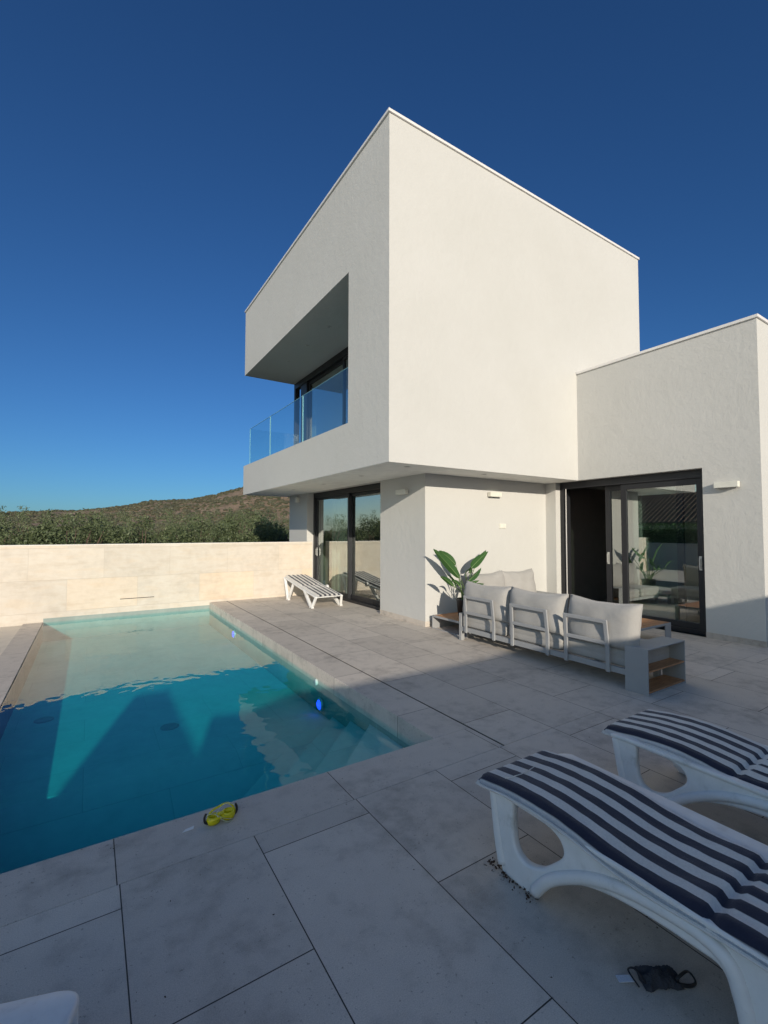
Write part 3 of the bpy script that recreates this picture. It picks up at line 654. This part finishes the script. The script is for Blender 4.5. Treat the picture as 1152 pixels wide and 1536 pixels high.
def make_lounger(label, base, wid=.58, mattress=True, seed=0, mw=.53, moff=0.0, crease=.67, mxo=0, rot=0.0, rc=.09):
    """local: foot end at y=0, head towards +y; x across."""
    o = thing('sun_lounger', label, 'sun lounger', base, math.pi+rot, 'white plastic sun loungers')
    for sg in (-1, 1):
        me = SIDE_ME.copy()
        # profile plane (s,z) -> local (x=side, y=s, z=z), splayed outwards towards the ground
        for v in me.vertices:
            s_, z_, t_ = v.co; 
            v.co = (sg*(wid/2-.03+ (.335-z_)*.10) + t_*(1 if sg > 0 else -1), s_, min(z_, bedz(s_)-.006) if z_ > .33 else z_)
        if sg < 0: pass
        bm = bmesh.new(); bm.from_mesh(me); bmesh.ops.recalc_face_normals(bm, faces=bm.faces); bm.to_mesh(me); bm.free()
        for p in me.polygons: p.use_smooth = True
        so = bpy.data.objects.new('side_frame', me); COL.objects.link(so); so.parent = o
        md = so.modifiers.new('edges', 'EDGE_SPLIT'); md.split_angle = R_(50)
    # foot bar between the two front legs
    m = MB(); m.tube([(-wid/2+.03,.075,.31),(wid/2-.03,.075,.31)], .020, 10)
    m.build('cross_bar', RESIN, o)
    # bed with rounded corners and slots
    hw = wid/2+.005; r = rc
    pts = []
    for cx, cy, a0 in ((hw-r, r, -90), (hw-r, 1.95-r, 0), (-hw+r, 1.95-r, 90), (-hw+r, r, 180)):
        for k in range(7): a = R_(a0+15*k); pts.append((cx+r*math.cos(a), cy+r*math.sin(a)))
    holes = []
    y = .16
    while y < 1.8:
        holes.append([(-hw+.10,y),(-hw+.10,y+.018),(hw-.10,y+.018),(hw-.10,y)]); y += .075
    me = poly_extrude(pts, holes, .026, .010); me.materials.clear(); me.materials.append(RESIN)
    for v in me.vertices: v.co.z += bedz(v.co.y) - .012 + .008*max(0, (abs(v.co.x)-hw+.05)/.05)
    for p in me.polygons: p.use_smooth = True
    bo = bpy.data.objects.new('bed', me); COL.objects.link(bo); bo.parent = o; md = bo.modifiers.new('edges', 'EDGE_SPLIT'); md.split_angle = R_(40)
    # raised rib that follows the arch on the outside, and the rounded front post
    for sg in (-1, 1):
        x_ = lambda z: sg*(wid/2-.012+(.335-z)*.10)
        m = MB(); pts = [(x_(z), y, z) for y, z in ((.335,.030),(.40,.115),(.50,.188),(.62,.250),(.75,.285),(.88,.300),(.98,.300),(1.05,.272),(1.085,.20),(1.11,.10),(1.13,.01))]
        m.tube(smooth3(pts, 5), .026, 10, flat=1.0); m.build('arch_rib', RESIN, o)
        m = MB(); pts = [(x_(z)-sg*.012, y, z) for y, z in ((.060,.325),(.085,.23),(.112,.13),(.145,.035))]
        m.tube(smooth3(pts, 5), [.024+.004*i/15 for i in range(16)], 12); m.build('leg_post', RESIN, o)
    if mattress: make_mattress(o, mw, seed, moff, cy=crease, mxo=mxo)
    return o
def smooth3(c, n):
    out = []
    for i in range(len(c)-1):
        p0, p1, p2, p3 = c[max(i-1,0)], c[i], c[i+1], c[min(i+2,len(c)-1)]
        for k in range(n):
            t = k/n; out.append(tuple(.5*((2*p1[a])+(-p0[a]+p2[a])*t+(2*p0[a]-5*p1[a]+4*p2[a]-p3[a])*t*t+(-p0[a]+3*p1[a]-3*p2[a]+p3[a])*t**3) for a in (0,1,2)))
    out.append(tuple(c[-1])); return out
def make_mattress(o, mw, seed, moff, y0=-.03, y1=1.88, zf=None, mat=None, cy=.67, mxo=0):
    zf = zf or (lambda s: bedz(s)+.006)
    nu, nv = 34, 110; vs = []; fs = []; hw = mw/2
    for side in (0, 1):
        for j in range(nv+1):
            v = j/nv; y = y0+(y1-y0)*v
            for i in range(nu+1):
                u = -1+2*i/nu
                edge = min(1, ((1-abs(u))/.10)) ** .5 if abs(u) > .9 else 1
                ed2 = min(1, min(v, 1-v)/.012) ** .5 if min(v, 1-v) < .012 else 1
                cr = min(abs(y-cy), abs(y-cy-.58)) if seed != 9.0 else abs(y-.9); crease = math.exp(-(cr/.016)**2)
                puck = .010*math.exp(-(max(0, y-cy)/.12)) * math.sin(u*16+seed) * (1 if y > cy else .25*math.exp(-((y-cy)/.1)**2))
                th = (.030*edge*ed2*(1-.75*crease) + .003*noise.noise(Vector((u*3+seed, y*5, 1))) + .004*noise.noise(Vector((u*9+seed, y*14, 3)))*edge + puck*edge) if side else 0
                x = u*hw + mxo + moff*v + .002*noise.noise(Vector((y*4, seed, u)))
                zz = zf(max(0, y)) - (0.0 if y > 0 else .0)
                if side: zz += th
                else: zz += .002
                droop = .014*max(0, (abs(u)-.9)/.1)
                vs.append((x, y, zz-droop))
    W = nu+1; S = W*(nv+1)
    for j in range(nv):
        for i in range(nu):
            a = j*W+i; fs.append((a+W,a+W+1,a+1,a)); b = S+a; fs.append((b,b+1,b+W+1,b+W))
    rim = [i for i in range(W)]+[j*W+nu for j in range(1,nv+1)]+[nv*W+i for i in range(nu-1,-1,-1)]+[j*W for j in range(nv-1,0,-1)]
    for k in range(len(rim)):
        a, b = rim[k], rim[(k+1)%len(rim)]; fs.append((a,b,S+b,S+a))
    m = MB(); m.add(vs, fs, True); mt = m.build('mattress', stripe(mxo, hw), o)
    pp = [Vector(vs[S+i])+Vector((0,0,-.004)) for i in rim]
    m = MB(); m.tube(pp, .0055, 6, closed=True); m.build('piping', PIPING, mt)
    if seed == 1.0:
        m = MB(); yb = .12; sp = [(-hw*.98+2*hw*.98*(i/10), yb+.12*(i/10) if False else yb+.01*math.sin(i), zf(yb)+.036) for i in range(6,11)]
        m.tube([Vector(p) for p in sp], .0022, 5); m.build('strap', PIPING, mt)
    return mt
l1 = make_lounger('nearest white plastic lounger with a navy striped mattress, dark cloth lying beneath it', (1.985,1.705,0), .60, True, 1.0, .53, 0, 1.0, .045)
l2 = make_lounger('white plastic lounger with a navy striped mattress, behind the nearest one at the right edge', (3.035,1.70,0), .60, True, 4.0, .55, 0)
l4 = make_lounger('bare white plastic lounger without a mattress, its corner at the bottom left', (-.265,1.655,0), .60, False, rot=R_(-18), rc=.075)

# far lounger with V legs
fb = Vector((4.20, 8.62, 0))
fl = thing('sun_lounger', 'small white lounger with V-shaped legs and striped pad, in the sun by the tiled wall', 'sun lounger', fb, 0, 'white plastic sun loungers')
def fz(y): return .23 + .115*min(y,.9)/.9 + max(0, y-.9)*.155
m = MB()
for sg in (-1, 1):
    pts = [(sg*.29, y, fz(y)) for y in [i*.1 for i in range(0, 19)]]; m.tube(pts, .028, 8, flat=.8)
for y in [.0+.09*i for i in range(21)]: m.bar((-.27,y,fz(y)+.004),(.27,y,fz(y)+.004),.06,.014)
m.build('bed', RESIN, fl, bevel=.003)
for sg in (-1, 1):
    for (yt0, yt1, yb_) in ((.02,.62,.14),(1.25,1.80,1.46)):
        m = MB(); x = sg*.29; xb = sg*.33
        m.bar((x,yt0,fz(yt0)),(xb,yb_-.01,.012),.05,.045); m.bar((x,yt1,fz(yt1)),(xb,yb_+.03,.012),.06,.055); m.box((min(xb,xb)-.03,yb_-.05,0),(xb+.03,yb_+.07,.03))
        m.build('leg', RESIN, fl, bevel=.008)
m = MB(); m.lathe([(.03,-.02),(.055,-.02),(.055,.02),(.03,.02)], (.31,.75,.33), 20, True, 'x'); m.build('hinge', RESIN, fl)
make_mattress(fl, .53, 9.0, 0, -.0, 1.86, lambda s: fz(s)+.014)

# ------------------------------------------------------------------ small things lying about
YEL, n_, l_, p_ = newmat('yellow_clear_plastic'); p_.inputs['Base Color'].default_value = (.95,.80,.01,1); p_.inputs['Roughness'].default_value = .25; p_.inputs['Transmission Weight'].default_value = .2
CLR, n_, l_, p_ = newmat('clear_silicone'); p_.inputs['Base Color'].default_value = (.75,.80,.62,1); p_.inputs['Roughness'].default_value = .3; p_.inputs['Transmission Weight'].default_value = .6
gg = thing('diving_mask', 'yellow swimming mask with black strap clips lying on the near pool coping', 'diving mask', (.645,2.665,0), R_(4))
gg.scale = (1.0,.95,1.0)
m = MB()
for sx in (-.04, .04):
    m.lathe([(.020,.0),(.034,.004),(.038,.020),(.033,.038),(.028,.040),(.022,.02),(.020,.0)], (sx,0,0), 22)
m.bar((-.015,0,.03),(.015,0,.03),.03,.02); m.build('lens_frame', YEL, gg)
for sx in (-.04, .04):
    m = MB(); m.lathe([(.001,.006),(.033,.006),(.033,.010),(.001,.012)], (sx,0,0), 20); m.build('lens', YEL, gg)
m = MB(); pts = [(-.075,.0,.02),(-.05,.028,.045),(0,.036,.058),(.05,.030,.062),(.078,.005,.03),(.05,-.028,.02),(.0,-.036,.035),(-.05,-.03,.03),(-.075,.0,.02)]
m.tube(smooth3(pts,4), .006, 6, flat=.45); m.build('skirt', YEL, gg)
for sx in (-1, 1):
    m = MB(); m.tube(smooth3([(sx*.070,-.01,.012),(sx*.085,-.005,.02),(sx*.088,.0,.042),(sx*.080,.0,.062)],4), .0065, 6); m.build('clip', BLACK, gg)
m = MB(); m.tube(smooth3([(-.08,0,.05),(-.05,-.03,.066),(0,-.04,.03),(.05,-.045,.010),(.02,-.05,.008),(-.03,-.02,.05),(.03,.02,.07),(.08,0,.055)],5), .0025, 6, flat=.5); m.build('strap', CLR, gg)
m = MB(); m.add([(-.03,-.006,.004),(.028,-.002,.004),(.034,.010,.012),(-.01,.008,.008),(-.03,-.006,.002),(.028,-.002,.002),(.034,.010,.010),(-.01,.008,.006)], [(0,1,2,3),(7,6,5,4),(0,4,5,1),(1,5,6,2),(2,6,7,3),(3,7,4,0)])
tag(m.build('paper_scrap', simple('white_scrap', (.75,.75,.74), .6), origin=None), 'tiny white scrap on the coping left of the yellow mask', 'scrap').location = (.475,2.665,0)
cl = thing('crumpled_cloth', 'dark grey crumpled cloth with a sewn label lying under the nearest lounger', 'cloth', (1.745,.895,0), R_(-31))
m = MB(); nu, nv = 40, 30; vs = []
for j in range(nv+1):
    for i in range(nu+1):
        u = -1+2*i/nu; v = -1+2*j/nv; r = min(1, math.sqrt(u*u+v*v)); 
        x = u*.072*(1+.2*noise.noise(Vector((u,v,2)))); y = v*.040*(1+.3*noise.noise(Vector((u*2,v*2,5))))
        z = max(.003, .040*(1-max(abs(u),abs(v))**2)*(0.75+.7*noise.noise(Vector((u*1.8,v*1.8,1))))+.013*abs(noise.noise(Vector((u*5,v*4,8)))))
        vs.append((x,y,z))
m.add(vs, [(j*(nu+1)+i, j*(nu+1)+i+1, (j+1)*(nu+1)+i+1, (j+1)*(nu+1)+i) for j in range(nv) for i in range(nu)], True)
co_ = m.build('fabric', simple('charcoal_cloth', (.040,.042,.05), .95, bmp=.5, bscale=250), cl, recalc=False)
m = MB(); m.tube(smooth3([(.05,-.02,.02),(.09,-.01,.035),(.115,.0,.02),(.12,-.02,.008),(.09,-.035,.010),(.05,-.03,.012)],4), .006, 6, flat=.6); m.build('loop', BLACK, cl); m = MB(); m.tube(smooth3([(-.06,-.02,.01),(-.085,.0,.04),(-.10,.02,.018),(-.09,-.03,.008)],4), .005, 6, flat=.6); m.build('loop', simple('dark_cord', (.02,.02,.025), .9), cl)
def m_label():
    mm, n, l, p = newmat('printed_label'); co = n.new('ShaderNodeTexCoord').outputs['Object']; sp = n.new('ShaderNodeSeparateXYZ'); l.new(co, sp.inputs[0])
    ck = n.new('ShaderNodeTexBrick'); ck.inputs['Scale'].default_value = 90; l.new(co, ck.inputs['Vector']); ck.inputs['Color1'].default_value = (.10,.16,.38,1); ck.inputs['Color2'].default_value = (.5,.55,.65,1); ck.inputs['Mortar'].default_value = (.62,.65,.70,1); ck.inputs['Mortar Size'].default_value = .09
    l.new(ck.outputs[0], p.inputs['Base Color']); return mm
m = MB(); m.box((-.150,-.012,.006),(-.095,.014,.008)); m.build('label_tag', m_label(), cl)
# dirt and dry leaves trapped at the near foot of the lounger
m = MB()
for k in range(170):
    t_ = random.random(); x = 1.70 - .03*random.random() - .05*t_*random.random() + .01; y = 1.36+.27*t_+random.gauss(0,.012); s = random.uniform(.002,.008); z = random.uniform(.001,.018)
    x = 1.66+random.gauss(0,.018); a = random.random()*6.28; d1 = Vector((math.cos(a)*s, math.sin(a)*s, random.uniform(-.3,.6)*s)); d2 = Vector((-math.sin(a)*s*.6, math.cos(a)*s*.6, random.uniform(0,.7)*s))
    c0 = Vector((x,y,z)); m.add([c0-d1, c0-d2, c0+d1, c0+d2+Vector((0,0,.002))], [(0,1,2,3)])
tag(m.build('leaf_litter', simple('dry_dirt', (.06,.035,.022), .95), recalc=False), 'dry dirt and leaf crumbs by the near foot of the lounger', 'leaf litter', kind='stuff')
m = MB()
for k in range(150):
    x = random.uniform(-.6,4.4); y = random.uniform(.6,4.3)
    if PX0-.3 < x < PX1 and y > PY0: continue
    s = random.uniform(.002,.006); a = random.random()*6.28
    m.add([(x+s*math.cos(a),y+s*math.sin(a),.001),(x-s*.5*math.sin(a),y+s*.5*math.cos(a),.003),(x-s*math.cos(a),y-s*math.sin(a),.001),(x+s*.4*math.sin(a),y-s*.4*math.cos(a),.0015)], [(0,1,2,3)])
tag(m.build('debris', simple('dry_specks', (.05,.035,.025), .95), recalc=False), 'tiny dry leaf specks scattered on the paving', 'debris', kind='stuff')

# ------------------------------------------------------------------ neighbours
def shadow_profile(Yb):      # skyline of the house behind the terrace: its shadow falls where the photograph shows it
    ts = -SUNV.z/SUNV.y; tx = SUNV.x/SUNV.y
    P = []
    for (X, Y, z) in ((-.16,4.55,-.49),(.53,6.64,-.49),(.91,6.62,-.49),(.83,4.40,-.49),(1.2,5.45,-.49),(1.60,5.36,-.49),(2.2,4.23,0),(4.1,4.18,0),(7.85,3.21,.44),(7.85,2.49,.70)):
        P.append((X-(Y-Yb)*tx, z+(Y-Yb)*ts))
    return P
YB = -4.6
prof = shadow_profile(YB)
nb = thing('neighbour_house', 'cream rendered house with stepped parapet behind the terrace', 'house', (0,YB,0))
zb = GZ; x00 = prof[0][0]-(prof[0][1]-zb)*(prof[1][0]-prof[0][0])/(prof[1][1]-prof[0][1])
pr = [(x00,zb)] + prof + [(prof[-1][0]+9, prof[-1][1]), (prof[-1][0]+9, zb)]
m = MB(); n = len(pr); vs = [(x,0,z) for x,z in pr]+[(x,-3.0,z) for x,z in pr]
m.add(vs, [tuple(range(n)), tuple(range(2*n-1,n-1,-1))]+[(i,(i+1)%n,n+(i+1)%n,n+i) for i in range(n)])
m.build('wall', simple('cream_render', (.55,.50,.42), .9), nb)
m = MB()
for x in (.5, 3.5, 6.5): m = MB(); m.box((x,.001,.6),(x+1.0,.03,1.6)); m.build('window', ALU, nb)

def m_rooftile():
    mm, n, l, p = newmat('clay_roof_tile'); co = n.new('ShaderNodeTexCoord').outputs['Object']
    r = ramp(n, ((.3, (.13,.085,.06)), (.7, (.26,.17,.12)))); l.new(noi(n, l, 6, 6, .7, co), r.inputs[0]); l.new(r.outputs[0], p.inputs['Base Color']); p.inputs['Roughness'].default_value = .9; return mm
ROOFT = m_rooftile(); CREAM = simple('cream_house_wall', (.62,.56,.46), .9)
def hip_house(label, cx, cy, wx, wy, he, hr, group=None):
    o = thing('tiled_house', label, 'house', (cx,cy,GZ))
    m = MB(); m.box((-wx/2,-wy/2,0),(wx/2,wy/2,he)); wl = m.build('wall', CREAM, o)
    e = .4; x0, x1, y0, y1 = -wx/2-e, wx/2+e, -wy/2-e, wy/2+e; inset = min(wx, wy)/2+e-.6
    A = [(x0,y0,he),(x1,y0,he),(x1,y1,he),(x0,y1,he)]; Rr = [(x0+inset,y0+inset if wy<=wx else y0+inset,hr),(x1-inset,y0+inset,hr),(x1-inset,y1-inset,hr),(x0+inset,y1-inset,hr)]
    m = MB(); m.add([(x,y,z+.08) for x,y,z in A]+[(x,y,z+.08) for x,y,z in Rr]+[(x,y,z) for x,y,z in A], [(0,1,5,4),(1,2,6,5),(2,3,7,6),(3,0,4,7),(4,5,6,7),(8,9,1,0),(9,10,2,1),(10,11,3,2),(11,8,0,3),(11,10,9,8)])
    # rows of barrel tiles running up each slope
    def slope(a, b, c, d):
        a, b, c, d = map(Vector, (a, b, c, d)); L = (b-a).length; k = int(L/.28)
        for i in range(k+1):
            t = i/k; p = a.lerp(b, t); along = (b-a).normalized(); up = ((d-a)-(d-a).dot(along)*along); s = (p-a).length; L1 = (d-a).dot(along); L2 = L-(c-a).dot(along)
            f = 1.0
            if L1 > 1e-3 and s < L1: f = s/L1
            if L2 > 1e-3 and (L-s) < L2: f = min(f, (L-s)/L2)
            if f > .03: m.tube([p+Vector((0,0,.10)), p+up*f+Vector((0,0,.10))], .075, 6, False)
    for i in range(4): j = (i+1) % 4; slope(A[i], A[j], Rr[j], Rr[i])
    m.build('roof', ROOFT, o)
    m = MB(); m.box((-wx/2-.05,-wy/2-.05,he-.18),(wx/2+.05,wy/2+.05,he-.06)); m.build('cornice', simple('white_cornice', (.7,.68,.62), .8), o)
    m = MB()
    for y in (-wy/4, wy/4): m = MB(); m.box((wx/2-.02,y-.5,1.0),(wx/2+.02,y+.5,2.1)); m.build('window', ALU, o)
    return o
hip_house('cream house with a hipped clay tile roof, left of the pool beyond the hedge', -17, 13.5, 8, 9, 2.9, 4.9)
hip_house('second cream house with a clay tile roof, farther left of the pool', -29, 24, 9, 12, 4.6, 7.0)

# ------------------------------------------------------------------ shrubs behind the wall
def shrub_mesh(seed, wx, wy, h, nleaf):
    rnd = random.Random(seed); m = MB(); lobes = []
    for k in range(26):
        a = rnd.random()*6.28; r = math.sqrt(rnd.random())*.72
        lobes.append((math.cos(a)*r*wx, math.sin(a)*r*wy, h*(.30+.62*rnd.random()*(1-.35*r)), rnd.uniform(.28,.52)))
    for k in range(nleaf):
        lx, ly, lz, lr = rnd.choice(lobes)
        d = Vector((rnd.gauss(0,1), rnd.gauss(0,1), rnd.gauss(0,1))).normalized()*lr*(rnd.random()**.35)*rnd.uniform(.8,1.12)
        c0 = Vector((lx, ly, lz))+d*Vector((1.2,1.0,.85)) if False else Vector((lx+d.x*1.25, ly+d.y, lz+d.z*.9))
        if c0.z < .1: continue
        s = rnd.uniform(.028,.062); a = Vector((rnd.gauss(0,1), rnd.gauss(0,1), rnd.gauss(.6,.8))).normalized(); b = a.cross(Vector((rnd.gauss(0,1),rnd.gauss(0,1),rnd.gauss(0,1)))).normalized()
        m.add([c0-a*s, c0+b*s*.42, c0+a*s, c0-b*s*.42], [(0,1,2,3)])
    for k in range(9):       # longer sprays standing out of the top
        x, y = rnd.uniform(-.8,.8)*wx, rnd.uniform(-.5,.5)*wy; hh = h*rnd.uniform(.80,.98)
        for q in range(90):
            t = rnd.random(); c0 = Vector((x+t*rnd.uniform(-.12,.12)+.05*t, y, hh-.25+ .45*t)) + Vector((rnd.gauss(0,.13*(1.1-t)), rnd.gauss(0,.10), 0)); s = .032
            a = Vector((rnd.gauss(0,.5), rnd.gauss(0,.5), 1)).normalized(); b = a.cross(Vector((rnd.gauss(0,1),rnd.gauss(0,1),.1))).normalized(); m.add([c0-a*s, c0+b*s*.35, c0+a*s, c0-b*s*.35], [(0,1,2,3)])
    return m
protos = []
for k in range(4):
    o = thing('shrub', 'dense green shrub in the hedge growing beyond the tiled garden wall', 'shrub', (0,0,GZ), 0, 'shrubs beyond the garden wall')
    shrub_mesh(40+k, 1.9, 1.5, 3.0, 15000).build('foliage', FOLIAGE, o, recalc=False)
    st = MB(); rnd = random.Random(k)
    for q in range(14):
        a = rnd.random()*6.28; r = rnd.uniform(.4,1.3); st.tube([(0.1*math.cos(a),.1*math.sin(a),0),(r*.5*math.cos(a),r*.5*math.sin(a),1.2),(r*math.cos(a)*1.1,r*math.sin(a),2.4)], [.04,.025,.008], 5)
    st.build('stem', BRANCH, o); protos.append(o)
rnd = random.Random(3); spots = []
for i in range(17): spots.append((-16+i*1.95+rnd.uniform(-.3,.3), 17.5+rnd.uniform(-.6,.6), rnd.uniform(.93,1.05)))
for i in range(13): spots.append((-12+i*2.6+rnd.uniform(-.4,.4), 21.5+rnd.uniform(-.8,.8), rnd.uniform(1.08,1.20)))
for i, (x, y, s) in enumerate(spots):
    o = protos[i] if i < 4 else copy_tree(protos[i % 4])
    o.location = (x, y, GZ); o.rotation_euler = (0,0,rnd.random()*6.28); o.scale = (1.05, 1.05, s)

# clipped garden hedge and low wall west of the pool, seen mirrored in the glass doors
o = thing('clipped_hedge', 'clipped green garden hedge left of the pool, behind a low cream wall', 'hedge', (-9.5,10,GZ))
m = MB(); rnd = random.Random(77)
for k in range(26000):
    x = rnd.uniform(-.5,.5); y = rnd.uniform(-7,7); z = rnd.uniform(.1,2.9)
    if rnd.random() < .7: x = .5+rnd.gauss(0,.05)
    s_ = rnd.uniform(.03,.06); a_ = Vector((rnd.gauss(0,1), rnd.gauss(0,1), rnd.gauss(0,1))).normalized(); b_ = a_.cross(Vector((rnd.gauss(0,1),rnd.gauss(0,1),rnd.gauss(0,1)))).normalized(); c0 = Vector((x,y,z))
    m.add([c0-a_*s_, c0+b_*s_*.6, c0+a_*s_, c0-b_*s_*.6], [(0,1,2,3)])
m.build('foliage', m_leaf('hedge_leaves', (.05,.11,.03), (.10,.20,.05)), o, recalc=False)
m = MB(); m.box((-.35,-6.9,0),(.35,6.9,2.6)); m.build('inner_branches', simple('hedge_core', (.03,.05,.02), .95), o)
lw = thing('low_wall', 'low cream rendered wall in front of the clipped hedge', 'wall', (-8.3,10,GZ)); m = MB(); m.box((-.1,-7,0),(.1,7,1.85)); m.build('wall', CREAM, lw); m = MB(); m.box((-.13,-7.03,1.85),(.13,7.03,1.90)); m.build('wall_cap', CREAM, lw)

# ------------------------------------------------------------------ hill
KN = [(-200,4),(-60,6),(-6,9.5),(17,12.6),(47,17.6),(70,24.2),(96,28),(140,31),(220,34),(400,30)]
def crest(X):
    for (a, ha), (b, hb) in zip(KN, KN[1:]):
        if X <= b: t = (X-a)/(b-a); return ha+(hb-ha)*t
    return KN[-1][1]
def hill_z(x, y):
    X = x*250/y; t = max(0, min(1, (y-95)/155)); s = t*t*(3-2*t)
    z = GZ-.5 + (crest(X)+1.4)*s*(1 if y < 250 else max(.6, 1-(y-250)*.004))
    n = noise.fractal(Vector((x*.03, y*.03, 2)), 1, 2, 5)
    return z + n*1.6*s + .5*noise.noise(Vector((x*.15,y*.15,4)))*s
m = MB(); nx, ny = 170, 80; vs = []
for j in range(ny+1):
    y = 90+ (j/ny)*260
    for i in range(nx+1):
        x = (-60+ (i/nx)*300)*(y/250); vs.append((x, y, hill_z(x, y)))
m.add(vs, [(j*(nx+1)+i, j*(nx+1)+i+1, (j+1)*(nx+1)+i+1, (j+1)*(nx+1)+i) for j in range(ny) for i in range(nx)], True)
def m_hill():
    mm, n, l, p = newmat('dry_hillside'); co = n.new('ShaderNodeTexCoord').outputs['Object']
    r = ramp(n, ((.32, (.10,.088,.05)), (.43, (.20,.145,.09)), (.58, (.29,.205,.135)), (.74, (.42,.33,.235)))); l.new(noi(n, l, .16, 10, .72, co), r.inputs[0])
    l.new(r.outputs[0], p.inputs['Base Color']); p.inputs['Roughness'].default_value = .95; bump(n, l, noi(n, l, .5, 8, .7, co), .8, 1.0, p); return mm
tag(m.build('hill', m_hill(), recalc=False), kind='structure')
m = MB(); rnd = random.Random(11)
for k in range(11000):
    y = rnd.uniform(120, 262); X = rnd.uniform(-40, 130); x = X*y/250
    if noise.noise(Vector((x*.06,y*.06,9))) < rnd.uniform(-.5,.4)-(.4 if y > 236 else 0): continue
    z = hill_z(x, y); s = rnd.uniform(.25,.75)*(1.3 if y > 238 else 1); 
    vs = []; n = 6
    for j, (rr, zz) in enumerate(((.8,-.1),(1.0,.4),(.6,.85))):
        for q in range(n): a = 6.28*q/n+j*.5; f = rr*s*rnd.uniform(.75,1.3); vs.append((x+f*math.cos(a)*1.2, y+f*math.sin(a), z+zz*s))
    vs.append((x,y,z+s*1.05)); fs = [(j*n+q, j*n+(q+1)%n, (j+1)*n+(q+1)%n, (j+1)*n+q) for j in range(2) for q in range(n)]+[(2*n+q,2*n+(q+1)%n,3*n) for q in range(n)]
    m.add(vs, fs)
tag(m.build('hillside_scrub', m_leaf('scrub_leaves', (.05,.055,.03), (.12,.115,.065), .1), recalc=False), 'dark low scrub scattered over the dry hillside', 'scrub', kind='stuff')
